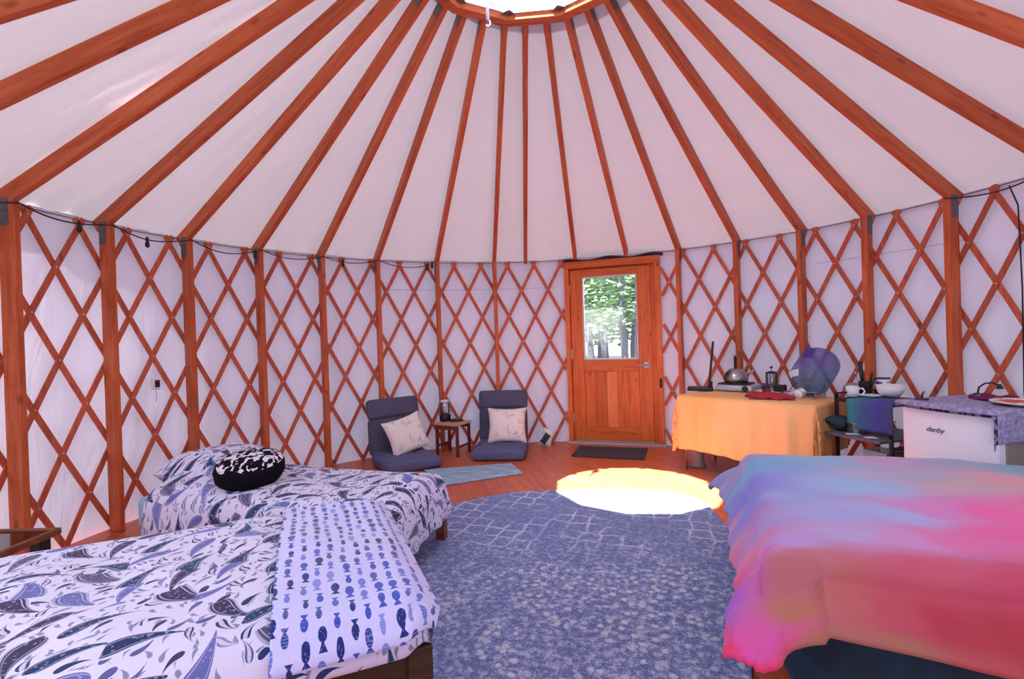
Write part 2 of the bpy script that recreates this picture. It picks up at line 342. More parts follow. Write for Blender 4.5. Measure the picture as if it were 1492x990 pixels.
# ------------------------------------------------------------------ mesh helpers
class MB:
    def __init__(s): s.v = []; s.f = []; s.uv = None; s.mi = []; s.cur = 0
    def add(s, vs, fs):
        n = len(s.v); s.v += [tuple(x) for x in vs]; s.f += [tuple(i + n for i in f) for f in fs]; s.mi += [s.cur] * len(fs)
    def box(s, c, d, rot=None):
        vs = []
        for i in (-1, 1):
            for j in (-1, 1):
                for k in (-1, 1):
                    p = Vector((d[0] * i / 2, d[1] * j / 2, d[2] * k / 2))
                    if rot is not None: p = rot @ p
                    vs.append(p + Vector(c))
        s.add(vs, [(0, 1, 3, 2), (4, 6, 7, 5), (0, 4, 5, 1), (2, 3, 7, 6), (0, 2, 6, 4), (1, 5, 7, 3)]); return s
    def rod(s, a, b, r, n=10, r2=None, cap=True):
        return s.tube([a, b], r, n, r2, cap)
    def tube(s, pts, r, n=8, r2=None, cap=True):
        pts = [Vector(p) for p in pts]; rings = []
        prev = None
        for i, p in enumerate(pts):
            t = (pts[min(i + 1, len(pts) - 1)] - pts[max(i - 1, 0)]).normalized()
            if prev is None:
                a = t.cross(Vector((0, 0, 1)) if abs(t.z) < .9 else Vector((1, 0, 0))).normalized()
            else: a = (prev - t * prev.dot(t)).normalized()
            prev = a; b = t.cross(a)
            q = i / max(1, len(pts) - 1); rad = r if r2 is None else r * (1 - q) + r2 * q
            rings.append([p + (a * math.cos(2 * PI * k / n) + b * math.sin(2 * PI * k / n)) * rad for k in range(n)])
        vs = [v for rg in rings for v in rg]; fs = []
        for i in range(len(rings) - 1):
            for k in range(n): fs.append((i * n + k, i * n + (k + 1) % n, (i + 1) * n + (k + 1) % n, (i + 1) * n + k))
        if cap: fs.append(tuple(range(n - 1, -1, -1))); fs.append(tuple((len(rings) - 1) * n + k for k in range(n)))
        s.add(vs, fs); return s
    def lathe(s, prof, c=(0, 0, 0), n=28, sx=1.0, sy=1.0, M4=None, cap=True):
        vs = []; fs = []
        for r, z in prof:
            for k in range(n):
                p = Vector((r * math.cos(2 * PI * k / n) * sx, r * math.sin(2 * PI * k / n) * sy, z))
                if M4 is not None: p = M4 @ p
                vs.append(p + Vector(c))
        for i in range(len(prof) - 1):
            for k in range(n): fs.append((i * n + k, i * n + (k + 1) % n, (i + 1) * n + (k + 1) % n, (i + 1) * n + k))
        if prof[0] == prof[-1]: cap = False
        if cap and prof[0][0] > 1e-5: fs.append(tuple(range(n - 1, -1, -1)))
        if cap and prof[-1][0] > 1e-5: fs.append(tuple((len(prof) - 1) * n + k for k in range(n)))
        s.add(vs, fs); return s
    def prism(s, poly, z0, z1):
        n = len(poly); s.add([(x, y, z0) for x, y in poly] + [(x, y, z1) for x, y in poly],
              [tuple(range(n - 1, -1, -1)), tuple(range(n, 2 * n))] + [(i, (i + 1) % n, n + (i + 1) % n, n + i) for i in range(n)]); return s
    def grid(s, nu, nv, fn, uvfn=None, close=False):
        n0 = len(s.v)
        pts = [fn(i / (nu - 1), j / (nv - 1)) for j in range(nv) for i in range(nu)]
        fs = [(j * nu + i, j * nu + i + 1, (j + 1) * nu + i + 1, (j + 1) * nu + i) for j in range(nv - 1) for i in range(nu - 1)]
        s.add(pts, fs)
        if uvfn: s.uv = [uvfn(i / (nu - 1), j / (nv - 1)) for j in range(nv) for i in range(nu)]
        return s
    def mesh(s, name, mat, smooth):
        m = bpy.data.meshes.new(name); m.from_pydata(s.v, [], s.f)
        for x in (mat if isinstance(mat, (list, tuple)) else [mat]): m.materials.append(x)
        if any(s.mi):
            for p, i in zip(m.polygons, s.mi): p.material_index = i
        if s.uv:
            l = m.uv_layers.new(name='cloth')
            for lp in m.loops: l.data[lp.index].uv = s.uv[lp.vertex_index]
        if smooth:
            for p in m.polygons: p.use_smooth = True
        m.validate(); m.update(); return m
def thing(name, label=None, cat=None, loc=(0, 0, 0), rz=0.0, group=None, kind=None, rot=None):
    o = bpy.data.objects.new(name, None); o.empty_display_size = .1; COL.objects.link(o)
    o.location = loc; o.rotation_euler = rot if rot else (0, 0, rz)
    return tag(o, label, cat, group, kind)
def tag(o, label=None, cat=None, group=None, kind=None):
    for k_, v in (('label', label), ('category', cat), ('group', group), ('kind', kind)):
        if v: o[k_] = v
    return o
def part(name, mb, mat, parent=None, smooth=False, bevel=0.0, label=None, solid=0.0, sub=0, soff=-1.0, auto=None):
    o = bpy.data.objects.new(name, mb.mesh(name, mat, smooth or bool(sub))); COL.objects.link(o)
    if parent: o.parent = parent
    if solid: m = o.modifiers.new('thickness', 'SOLIDIFY'); m.thickness = solid; m.offset = soff
    if bevel: m = o.modifiers.new('bevel', 'BEVEL'); m.width = bevel; m.segments = 2; m.limit_method = 'ANGLE'
    if sub: m = o.modifiers.new('smooth', 'SUBSURF'); m.levels = sub; m.render_levels = sub
    if label: o['label'] = label
    return o
def dup(root, loc=None, rot=None, label=None, cat=None, group=None):
    def cp(o, par):
        c = o.copy(); COL.objects.link(c)
        if par: c.parent = par
        for ch in list(o.children): cp(ch, c)
        return c
    r = cp(root, None)
    if loc is not None: r.location = loc
    if rot is not None: r.rotation_euler = rot
    if label: r['label'] = label
    if group: r['group'] = group
    return r

# ------------------------------------------------------------------ the yurt's measures
CAM = Vector((0, -2.56932, 1.2047)); FPX = 709.55; YAW, PIT, ROLL = -0.05964, 0.00435, 0.03307
RP, HP = 2.857, 2.05          # inner face of the wall posts, foot of the rafters
RR, HR = .728, 3.312          # rafter heads at the ring
T0, DT = -1.57798, .19098
DEV = dict(zip(range(-2, 18), [-0.013, -0.0242, -0.0113, -0.0084, -0.0069, 0.0031, 0.0103, 0.0123, 0.0411, 0.0699, 0, 0, 0, -0.0078, -0.0061, -0.0045, -0.0208, -0.0206, -0.0119, 0.0188]))
pol = lambda a, r, z=0.0: Vector((r * math.sin(a), r * math.cos(a), z))
RW = 3.0                       # canvas wall
DL, DR = .101, .443            # door opening, as angles
SLOPE = (HR - HP) / (RP - RR)

# floor and earth
mb = MB(); mb.lathe([(0.0, 0.0), (3.06, 0.0), (3.06, -.12), (0.0, -.12)], n=96)
tag(part('floor', mb, M['floor']), kind='structure')
mb = MB(); mb.box((0, 30, -.62), (120, 120, .2)); 
tag(part('ground', mb, M['earth']), kind='structure')

# canvas wall, left open at the door
ADDED_WINS = ((2.28, 2.56), (3.60, 3.98))                     # unseen windows added in the rear wall for cool fill light, as angles
WZ0, WZ1 = 1.0, 1.80
def wall_point(a, z):
    r = RW + .012 * math.sin(a * 33 + 1.1) * math.sin(PI * min(1, z / 2.05)) + .02 * (mnoise.noise(Vector((math.sin(a) * 3, math.cos(a) * 3, z * 1.1))))
    return pol(a, r, z)
def canvas_wall():
    mb = MB()
    def seg(a0, a1, z0, z1):
        n = max(3, int((a1 - a0) * 50)); m = max(3, int((z1 - z0) * 12))
        mb.grid(n, m, lambda u, v: wall_point(a0 + (a1 - a0) * u, z0 + (z1 - z0) * v))
    a = DR
    for w0, w1 in ADDED_WINS:
        seg(a, w0, 0, 2.085); seg(w0, w1, 0, WZ0); seg(w0, w1, WZ1, 2.085); a = w1
    seg(a, DL + 2 * PI, 0, 2.085)
    mb.grid(20, 3, lambda u, v: pol(DL + (DR - DL) * u, RW, 2.0 + .085 * v))
    return mb
tag(part('wall_canvas', canvas_wall(), M['wall'], smooth=True), kind='structure')
for i_, (w0, w1) in enumerate(ADDED_WINS):
    wn = thing('window_%d' % (i_ + 1), None, None, (0, 0, 0), kind='structure')  # out of view, added only to let in cool daylight
    mb = MB(); mb.grid(24, 10, lambda u, v: pol(w0 + (w1 - w0) * u, RW + .01, WZ0 + (WZ1 - WZ0) * v)); part('window_pane', mb, M['glass'], wn, smooth=True)
    for (p0, p1, q0, q1) in ((w0 - .012, w1 + .012, WZ0 - .02, WZ0 + .02), (w0 - .012, w1 + .012, WZ1 - .02, WZ1 + .02), (w0 - .012, w0 + .012, WZ0, WZ1), (w1 - .012, w1 + .012, WZ0, WZ1)):
        mb = MB(); mb.grid(24, 3, lambda u, v: pol(p0 + (p1 - p0) * u, RW - .03, q0 + (q1 - q0) * v)); part('window_border', mb, M['white_plastic'], wn, smooth=True, solid=.004)
# canvas roof, a little slack between the rafters
def roof():
    mb = MB(); NA, NR = 33 * 16, 44
    RO = RW + .05; zo = HP + .107 - (RO - RP) * SLOPE; zi = HR + .107
    def fn(u, v):
        a = T0 + 2 * PI * u; r = RR - .02 + (RO - RR + .02) * v
        ph = (a - T0) / DT
        sag = .018 * (math.cos(2 * PI * ph) - 1) * .5 * math.sin(PI * v)
        left = max(0.0, math.cos(a + 1.75)) ** 3
        fr_ = abs(math.sin(PI * ph)) ** .5
        w = (abs(mnoise.noise(Vector((a * 30 + v * 5, v * 2.2, 2.0)))) * .085 * left * v + mnoise.noise(Vector((a * 7, v * 3, 7))) * .012) * fr_
        return pol(a, r, zi + (zo - zi) * v + .004 - sag + max(0, w))
    mb.grid(NA + 1, NR, fn)
    return mb
tag(part('ceiling', roof(), M['roof'], smooth=True), kind='structure')

# ------------------------------------------------------------------ wall posts
ordn = ['leftmost', 'second from left', 'third from left', 'fourth from left', 'fifth from left', 'sixth from left', 'seventh from left', 'eighth from left']
post_lab = {-1: 'wooden wall post barely showing at the very left edge of the photo',
 0: 'thick stained wooden wall post at far left, its foot behind the glass side table',
 1: 'wooden wall post second from left, at the head of the low bed',
 2: 'wooden wall post third from left, above the left end of the low paisley bed',
 3: 'wooden wall post fourth from left, rising beside the round black and white pillow',
 4: 'wooden wall post fifth from left, its foot standing bare on the floor',
 5: 'wooden wall post behind the left grey floor chair',
 6: 'wooden wall post rising behind the small stool',
 7: 'wooden wall post behind the right floor chair',
 11: 'thin wooden wall post just right of the door, behind the black screen',
 12: 'wooden wall post rising behind the kettle and camp stove',
 13: 'wooden wall post rising behind the blue water jug',
 14: 'wooden wall post behind the knives and the blue and white can',
 15: 'thickest wooden wall post on the right, rising behind the white fridge'}
first = None
for i, lab in post_lab.items():
    a = T0 + i * DT + DEV.get(i, 0)
    if first is None:
        t = thing('wall_post', lab, 'post', pol(a, RP), -a, 'upright posts along the lattice wall', 'thing')
        mb = MB(); mb.add([(-.019, 0, 0), (.019, 0, 0), (.019, .089, 0), (-.019, .089, 0),
                           (-.019, 0, HP), (.019, 0, HP), (.019, .089, HP - .089 * SLOPE), (-.019, .089, HP - .089 * SLOPE)],
                          [(0, 3, 2, 1), (4, 5, 6, 7), (0, 1, 5, 4), (1, 2, 6, 5), (2, 3, 7, 6), (3, 0, 4, 7)])
        part('post_body', mb, M['wood_z'], t, bevel=.003)
        for sx in (-1, 1):
            b = MB(); b.box((sx * .0205, .055, HP - .065), (.003, .058, .15)); 
            for dz in (-.05, -.02, .02): b.rod((sx * .020, .055, HP - .065 + dz), (sx * .0235, .055, HP - .065 + dz), .006, 8)
            part('bracket', b, M['bracket'], t, label='grey metal bracket')
        first = t
    else: dup(first, pol(a, RP), (0, 0, -a), lab)

# ------------------------------------------------------------------ rafters
raf_lab = {-2: 'short visible roof rafter in the top left corner of the photo', -1: 'roof rafter cut by the left edge above the leftmost post', 0: 'roof rafter resting on the thick leftmost wall post',
 1: 'roof rafter ending on the second wall post from left', 2: 'roof rafter ending on the third wall post from left', 3: 'roof rafter meeting the fourth wall post from left',
 4: 'roof rafter meeting the fifth wall post from left', 5: 'roof rafter ending above the left floor chair', 6: 'roof rafter ending above the lantern stool', 7: 'nearly upright roof rafter ending above the right floor chair',
 8: 'roof rafter left of the door that ends at the wall without a post', 9: 'left one of the two roof rafters resting on the door head', 10: 'right one of the two roof rafters resting on the door head',
 11: 'roof rafter meeting the thin post right of the door', 12: 'roof rafter meeting the post behind the camp stove', 13: 'roof rafter meeting the post behind the water jug',
 14: 'roof rafter meeting the post behind the knives', 15: 'roof rafter resting on the post behind the fridge', 16: 'roof rafter cut by the right edge above the fridge', 17: 'roof rafter in the top right corner of the photo'}
for i, lab in raf_lab.items():
    a = T0 + i * DT + DEV[i]; b_ = T0 + i * DT
    P = pol(a, RP, HP); Q = pol(b_, RR, HR); d = (Q - P); L = d.length; ext = .115
    x = d.normalized(); y = Vector((0, 0, 1)).cross(x).normalized(); z = x.cross(y)
    o = thing('rafter', lab, 'rafter', tuple(P), group='rafters of the roof cone', kind='thing'); o.rotation_euler = Matrix((x, y, z)).transposed().to_euler()
    e2 = ext if i not in (8, 9, 10) else (.06 if i == 8 else .02)
    mb = MB(); mb.box(((L - e2) / 2, 0, .0445), (L + e2, .038, .089)); part('beam', mb, M['wood_x'], o, bevel=.003)
    h = MB(); h.box((L - .05, 0, .045), (.09, .044, .06)); part('hanger', h, M['bracket'], o, label='grey steel rafter hanger at the ring')

# ------------------------------------------------------------------ skylight ring
ring = thing('skylight_ring', 'twelve-sided wooden ring around the skylight where all rafters meet', 'roof ring', (0, 0, 3.30), kind='thing')
def ngon(r, ph=-.229, n=12): return [(r * math.sin(ph + 2 * PI * k / n), r * math.cos(ph + 2 * PI * k / n)) for k in range(n)]
def annulus(r0, r1, z0, z1):
    m = MB(); a, b = ngon(r0), ngon(r1); n = 12
    m.add([(x, y, z0) for x, y in a] + [(x, y, z0) for x, y in b] + [(x, y, z1) for x, y in a] + [(x, y, z1) for x, y in b],
          [f for i in range(n) for j in [(i + 1) % n] for f in ((i, j, n + j, n + i), (2 * n + i, 3 * n + i, 3 * n + j, 2 * n + j), (i, 2 * n + i, 2 * n + j, j), (n + i, n + j, 3 * n + j, 3 * n + i))])
    return m
part('ring_frame', annulus(.655, .728, -.012, .12), M['wood_x'], ring, bevel=.004)
part('inner_lining', annulus(.645, .6555, .03, .22), M['white_plastic'], ring, label='white inner lining of the ring')  # sun glare on the inner wood face, put in as white
part('curb', annulus(.66, .76, .12, .22), M['white_plastic'], ring)
for k in range(12):
    aa = -.229 + 2 * PI * k / 12
    g = MB(); p = [pol(aa - .10, .66), pol(aa, .60), pol(aa + .10, .66)]
    g.add([(q.x, q.y, .022) for q in p] + [(q.x, q.y, .03) for q in p], [(2, 1, 0), (3, 4, 5), (0, 1, 4, 3), (1, 2, 5, 4), (2, 0, 3, 5)]); part('corner_plate', g, M['bracket'], ring)
dome = thing('skylight_dome', 'clear acrylic dome covering the roof ring', 'skylight', (0, 0, 3.52), kind='thing')
mb = MB(); mb.lathe([(.76 * math.cos(t), .30 * math.sin(t)) for t in [i * PI / 2 / 12 for i in range(12)]] + [(0.0001, .30)], n=48, cap=False); 
part('acrylic_bubble', mb, M['dome'], dome, smooth=True)
mb = MB(); mb.lathe([(.75, 0), (.79, 0), (.79, .025), (.75, .025), (.75, 0)], n=48); part('rim', mb, M['aluminium'], dome)
op = thing('dome_opener', 'white crank rod hanging down from the skylight ring', 'dome opener', (-.266, .47, 3.16), kind='thing')
mb = MB(); mb.tube([(0, 0, .03), (-.003, 0, .2), (-.01, 0, .38)], .011, 10); part('rod', mb, M['white_plastic'], op, smooth=True)
mb = MB(); mb.tube([(0, 0, .035), (.012, 0, .02), (.014, 0, .0), (0, 0, -.012), (-.012, 0, 0)], .006, 8); part('crank_eye', mb, M['steel'], op, smooth=True)
mb = MB(); mb.box((-.01, .05, .385), (.05, .20, .04)); mb.box((-.01, .0, .30), (.045, .045, .05)); part('gear_box', mb, M['white_plastic'], op, bevel=.005)

# ------------------------------------------------------------------ lattice walls
DC = .1015; PZ = .286; ZT = 2.015
def strap(k_crown, th0, s, lo, hi, R):
    """one lath: s=-1 runs down to the left, s=+1 down to the right; th0 is its crown angle"""
    W, T = .034, .009; a0 = th0 - s * DC / 2 * (.04 / PZ); z0 = ZT + .045
    pts = []; N = 48
    for q in range(N + 1):
        t = q / N; z = z0 + (.006 - z0) * t; a = th0 + s * (DC / 2) * (ZT - z) / PZ
        pts.append((a, z))
    pts = [p for p in pts if lo <= p[0] <= hi]
    if len(pts) < 2: return None
    m = MB(); vs = []; fs = []
    ds = Vector((s * DC / 2 * R, -PZ)).normalized(); nn = Vector((-ds.y, ds.x))
    for a, z in pts:
        for (ww, tt) in ((-.5, 0), (.5, 0), (.5, 1), (-.5, 1)):
            vs.append(pol(a + nn.x * ww * W / R, R + tt * T, max(.001, z + nn.y * ww * W)))
    n = len(pts)
    for i in range(n - 1):
        for k in range(4): fs.append((i * 4 + k, i * 4 + (k + 1) % 4, i * 4 + 4 + (k + 1) % 4, i * 4 + 4 + k))
    fs += [(3, 2, 1, 0), tuple(4 * (n - 1) + k for k in range(4))]
    m.add(vs, fs); m.f = [tuple(reversed(f)) for f in m.f]
    if s == -1:
        m.cur = 1
        for j in range(8):
            z = ZT - j * PZ; a = th0 + s * DC / 2 * j
            if lo + .01 < a < hi - .01 and z > 0.01:
                c = pol(a, R - .004, z); m.rod(c, pol(a, R + .003, z), .0055, 6)
    return m
def lattice(label, crowns, lo, hi, anchor):
    t = thing('lattice_wall', label, 'lattice wall', (0, 0, 0), kind='thing')
    for s, R in ((-1, 2.9485), (1, 2.9580)):
        for th in crowns:
            m = strap(0, th, s, lo, hi, R)
            if m: part('lath', m, [M['lattice'], M['rivet']], t)
    return t
left_cr = [-1.5407 + .1015 * k for k in range(-3, 22)]
right_cr = [.5275 + .1015 * k - .1015 * 4 for k in range(0, 17)]
lattice('crisscross wooden lattice wall left of the door, running behind the beds and floor chairs', left_cr, -1.92, .098, 0)
lattice('crisscross wooden lattice wall right of the door, running behind the table and fridge', right_cr, .447, 1.75, 0)
# eave cable and lower seam cord
def cordline(a0, a1, R, z, sag=0, n=60, r=.002, step=None):
    pts = []
    for i in range(n + 1):
        a = a0 + (a1 - a0) * i / n; pts.append(pol(a, R, z))
    return MB().tube(pts, r, 5)
tag(part('eave_cable', cordline(-1.9, DL, 2.972, 2.055, r=.003), M['wire']), 'thin steel eave cable along the lattice tips left of the door', 'cable')
tag(part('eave_cable', cordline(DR, 1.75, 2.972, 2.055, r=.003), M['wire']), 'thin steel eave cable along the lattice tips right of the door', 'cable')
tag(part('seam_cord', cordline(-.62, .08, 2.972, 1.755, r=.0018), M['grey']), 'thin grey cord across the wall behind the lattice, left of the door', 'cord')
tag(part('seam_cord', cordline(.93, 1.28, 2.972, 1.755, r=.0018), M['grey']), 'thin grey cord across the wall behind the lattice, right of the door', 'cord')
# string of lights, drooping from post head to post head
def droop(idx):
    pts = []
    for i, j in zip(idx[:-1], idx[1:]):
        a = T0 + i * DT + DEV.get(i, 0); b = T0 + j * DT + DEV.get(j, 0)
        for q in range(10):
            t = q / 10; th = a + (b - a) * t
            pts.append(pol(th, RP - .014 + .03 * math.sin(PI * t), 2.035 - .06 * math.sin(PI * t) * (.6 + .4 * math.sin(i * 2.3) ** 2)))
    return pts
sl = thing('string_lights', 'black string light cable drooping between post heads on the left wall', 'string lights', tuple(pol(T0, RP, 2.03)), kind='thing')
o0 = Vector(sl.location)
mb = MB(); mb.tube([p - o0 for p in droop([-1, 0, 1, 2, 3, 4, 5, 6])] , .0045, 6); part('cable', mb, M['wire'], sl, smooth=True)
for (aa, zz, rr) in ((-1.41 + .09, 1.965, 2.83), (-1.455, 2.0, 2.90), (-1.02, 2.0, 2.86), (-.735, 2.0, 2.87), (-.43, 2.0, 2.88), (-.412, 2.02, 2.86)):
    b = MB(); c = pol(aa, rr, zz) - o0; b.lathe([(.003, .035), (.010, .022), (.011, -.008), (.014, -.014), (.015, -.03), (.009, -.042), (.001, -.045)], c, 12); part('lamp_socket', b, M['black'], sl, smooth=True)
# stretch on the right edge
sr = thing('string_lights', 'black light cable at the right edge, from the post behind the fridge', 'string lights', tuple(pol(T0 + 15 * DT, RP, 2.03)), kind='thing')
o0 = Vector(sr.location)
mb = MB(); mb.tube([p - o0 for p in droop([15, 16])], .0045, 6); part('cable', mb, M['wire'], sr, smooth=True)
tag(part('hanging_cord', MB().tube([pol(1.372, 2.935, 2.03), pol(1.386, 2.938, 1.9), pol(1.389, 2.94, 1.4), pol(1.387, 2.94, .75)], .004, 6), M['wire'], smooth=True), 'thin dark cord hanging down the wall at the right edge', 'cord')
pc = thing('power_cord', 'dark cord with a black plug hanging just right of the door', 'cord', tuple(pol(.4395, 2.935, .65)), kind='thing')
mb = MB(); mb.tube([(0, 0, .06), (.003, 0, .7), (-.002, 0, 1.38)], .0045, 6); part('cord', mb, M['wire'], pc, smooth=True)
mb = MB(); mb.box((0, 0, .02), (.03, .026, .10)); mb.box((0, 0, 1.27), (.02, .02, .05)); part('plug', mb, M['black'], pc, bevel=.005)
# small things on the lattice
w = thing('wall_thermometer', 'small white thermometer with black display hung on the lattice above the low bed', 'thermometer', tuple(pol(-1.287, 2.935, .952)), 1.287, kind='thing')
mb = MB(); mb.box((0, 0, 0), (.062, .018, .085)); part('case', mb, M['white_plastic'], w, bevel=.006)
mb = MB(); mb.box((.006, -.010, 0), (.034, .004, .052)); part('display', mb, M['black'], w)
mb = MB(); mb.tube([(0, 0, -.045), (.004, 0, -.08), (.0, 0, -.13)], .002, 5); part('sensor_wire', mb, M['grey'], w)
w = thing('wall_clip', 'small black clip on the lattice left of the post behind the fridge', 'clip', tuple(pol(T0 + 15 * DT - .035, 2.935, 1.60)), -1.27, kind='thing')
mb = MB(); mb.box((0, 0, 0), (.02, .02, .045)); part('clip_body', mb, M['black'], w, bevel=.004)

# ------------------------------------------------------------------ door
DX = Vector((.9631, -.2692, 0)).normalized(); DN = Vector((.2692, .9631, 0)).normalized(); DA = math.atan2(DX.y, DX.x)
door = thing('door_1', None, None, (.780, 2.798, 0), DA, kind='structure')
hw = .515
for sx, wd in ((-1, .052), (1, .060)):
    mb = MB(); mb.box((sx * (hw - wd / 2), .05, 1.0), (wd, .14, 2.0)); part('door_jamb', mb, M['door'], door, bevel=.004)
mb = MB(); mb.box((0, .05, 1.985), (2 * hw, .15, .075)); part('door_head', mb, M['door_x'], door, bevel=.004)
mb = MB(); mb.box((.430, .070, .985), (.066, .05, 1.93)); mb.box((-.462, .085, .985), (.03, .04, 1.93)); mb.box((0, .085, 1.935), (.96, .04, .05)); part('door_stop', mb, M['door'], door, bevel=.003)
mb = MB(); mb.box((0, .03, .012), (2 * hw + .02, .17, .024)); part('door_sill', mb, M['aluminium'], door, bevel=.003, label='pale metal door sill')
leaf = MB()
x0, x1 = -.458, .408; gx0, gx1 = -.325, .268; gz0, gz1 = .925, 1.85; yf = .045
leaf.box(((x0 + gx0) / 2, yf, .98), (gx0 - x0, .045, 1.90)); leaf.box(((x1 + gx1) / 2, yf, .98), (x1 - gx1, .045, 1.90))
leaf.box(((gx0 + gx1) / 2, yf + .012, .49), (gx1 - gx0 + .01, .016, .70))
lf = part('door_leaf', leaf, M['door'], door, bevel=.003)
mb = MB(); mb.box(((gx0 + gx1) / 2, yf, (gz1 + 1.93) / 2), (gx1 - gx0, .044, 1.93 - gz1)); mb.box(((gx0 + gx1) / 2, yf, .86), (gx1 - gx0, .044, .13)); mb.box(((gx0 + gx1) / 2, yf, .105), (gx1 - gx0, .044, .15)); part('rail', mb, M['door_x'], lf, bevel=.003)
for j, (a, b, m_) in enumerate(((-.325, -.205, 'door'), (-.205, -.085, 'door'), (-.085, .03, 'door_light'), (.03, .15, 'door'), (.15, .268, 'door'))):
    mb = MB(); mb.box(((a + b) / 2, yf + .006, .49), (b - a - .003, .022, .64)); part('panel_board', mb, M[m_], lf, bevel=.003, label='paler board' if j == 2 else None)
mb = MB(); mb.box(((gx0 + gx1) / 2, yf, (gz0 + gz1) / 2), (gx1 - gx0 + .01, .006, gz1 - gz0 + .01)); part('window_pane', mb, M['glass'], door)
mb = MB(); q = .014
for (cx_, cz_, sx_, sz_) in ((gx0 + q / 2, (gz0 + gz1) / 2, q, gz1 - gz0), (gx1 - q / 2, (gz0 + gz1) / 2, q, gz1 - gz0), ((gx0 + gx1) / 2, gz0 + q / 2, gx1 - gx0, q), ((gx0 + gx1) / 2, gz1 - q / 2, gx1 - gx0, q)):
    mb.box((cx_, yf, cz_), (sx_, .035, sz_))
part('window_bead', mb, M['aluminium'], door)
hd = MB(); hd.box((.345, .018, .86), (.055, .010, .062)); hd.rod((.345, .016, .86), (.345, -.03, .86), .012, 12); hd.tube([(.35, -.03, .86), (.30, -.034, .862), (.262, -.03, .857)], .010, 10)
part('door_handle', hd, M['steel'], door, smooth=False, bevel=.003)
for z in (.28, 1.0, 1.72):
    h = MB(); h.rod((-.461, .016, z - .05), (-.461, .016, z + .05), .008, 8); part('hinge', h, M['steel'], door)
mb = MB(); mb.grid(60, 5, lambda u, v: Vector(((u - .5) * 1.10, .0 + .06 * (1 - v), 2.018 + (.030 + .014 * math.sin(u * 15 + .6)) * v)))
part('canvas_flap', mb, plain('flap_canvas', (92, 74, 92), .9), door, smooth=True, solid=.003, label='dark gathered flap over the door head')

# ------------------------------------------------------------------ floor things
def outline(pts, n=14):
    out = []; m = len(pts)
    for i in range(m):
        p0, p1, p2, p3 = [Vector(pts[(i + k - 1) % m]) for k in range(4)]
        for q in range(n):
            t = q / n
            out.append(tuple(.5 * ((2 * p1) + (p2 - p0) * t + (2 * p0 - 5 * p1 + 4 * p2 - p3) * t * t + (3 * p1 - p0 - 3 * p2 + p3) * t ** 3)))
    return out
rp = outline([(-.98, -1.2), (-.98, -.3), (-.90, .40), (-.79, .75), (-.52, 1.0), (-.27, 1.135), (.046, 1.178), (.5, 1.18), (.9, 1.12), (1.08, .9), (1.08, .4), (.98, -.1), (.81, -.54), (.679, -.876), (.5, -1.35), (.2, -1.8), (-.6, -1.85)])
mb = MB(); mb.prism([(x, y) for x, y in rp], 0.002, .022)
tag(part('area_rug', mb, M['rug'], bevel=.006), 'large blue-grey shag rug with pale trellis pattern between the beds', 'rug')
mb = MB(); mb.prism([(-1.12, 1.86), (-.86, 1.37), (-.196, 1.70), (-.325, 2.045)], 0.002, .012)
tag(part('small_rug', mb, M['small_rug'], bevel=.003), 'small pale blue woven rug in front of the floor chairs', 'rug')
mb = MB(); mb.prism([(.378, 2.715), (.262, 2.29), (.935, 2.10), (1.065, 2.53)], 0.002, .014)
tag(part('doormat', mb, M['doormat'], bevel=.003), 'dark grey rectangular doormat in front of the door', 'doormat')

# ------------------------------------------------------------------ cloth draped over a box
def drape(L, W, top, drop, r=.06, flare=.04, fold=.02, nf=9, puff=.03, nu=110, nv=70, amin=None, amax=None, bmin=None, bmax=None, lift=0.0, seed=0.0, extra=None, bev=None, cornercut=.5):
    """L along +x from 0, W along +y from 0; returns a grid in local coordinates with UV = unfolded cloth coordinates"""
    dl, dr_, dn, df = drop                                # drops at x=0, x=L, y=0, y=W
    A0 = -dl if amin is None else amin; A1 = L + dr_ if amax is None else amax
    B0 = -dn if bmin is None else bmin; B1 = W + df if bmax is None else bmax
    def P(u, v):
        a = A0 + (A1 - A0) * u; b = B0 + (B1 - B0) * v
        xi, xa = r, L - r; yi, ya = r, W - r
        cx_ = min(max(a, xi), xa); cy_ = min(max(b, yi), ya)
        ex, ey = a - cx_, b - cy_; e = math.hypot(ex, ey)
        z = top
        nz = mnoise.noise(Vector((a * 2.2 + seed, b * 2.2, seed))) * puff + mnoise.noise(Vector((a * 6 + seed, b * 6, 3))) * puff * .35
        edge = min(1.0, max(0.0, min(a, L - a, b, W - b) / .25 + .3)) if e < r * 1.6 else .3
        z += nz * edge + puff * .8 * math.sin(PI * min(1, max(0, a / L))) ** .5 * math.sin(PI * min(1, max(0, b / W))) ** .5
        if e < 1e-9: p = Vector((a, b, z))
        else:
            dx, dy = ex / e, ey / e
            corner = min(abs(dx), abs(dy)) / .7071
            ee = e / (1 + (math.sqrt(2) - 1) * corner * cornercut)
            ph = min(ee / r, PI / 2); out = r * math.sin(ph); down = r * (1 - math.cos(ph)); rest = max(0, ee - r * PI / 2)
            down += rest
            along = a * abs(dy) + b * abs(dx) * 1.3 + corner * 3
            k_ = min(1, rest / .12)
            out += flare * (1 - math.exp(-rest / .12)) * (1 + 1.1 * corner) + fold * k_ * (.55 * math.sin(along * nf + seed) + .45 * math.sin(along * nf * 2.3 + 1.3 + seed) + corner * .8 * math.sin(math.atan2(dy, dx) * 11 + seed))
            p = Vector((cx_ + dx * out, cy_ + dy * out, z - down))
        if extra: p = extra(a, b, p)
        p.z += lift
        if lift and e > r: p += Vector((ex / e, ey / e, 0)) * lift
        return p
    def UV(u, v): return (A0 + (A1 - A0) * u, B0 + (B1 - B0) * v)
    mb = MB(); mb.grid(nu, nv, P, UV); return mb
def frame(origin, u):
    return math.atan2(u[1], u[0])

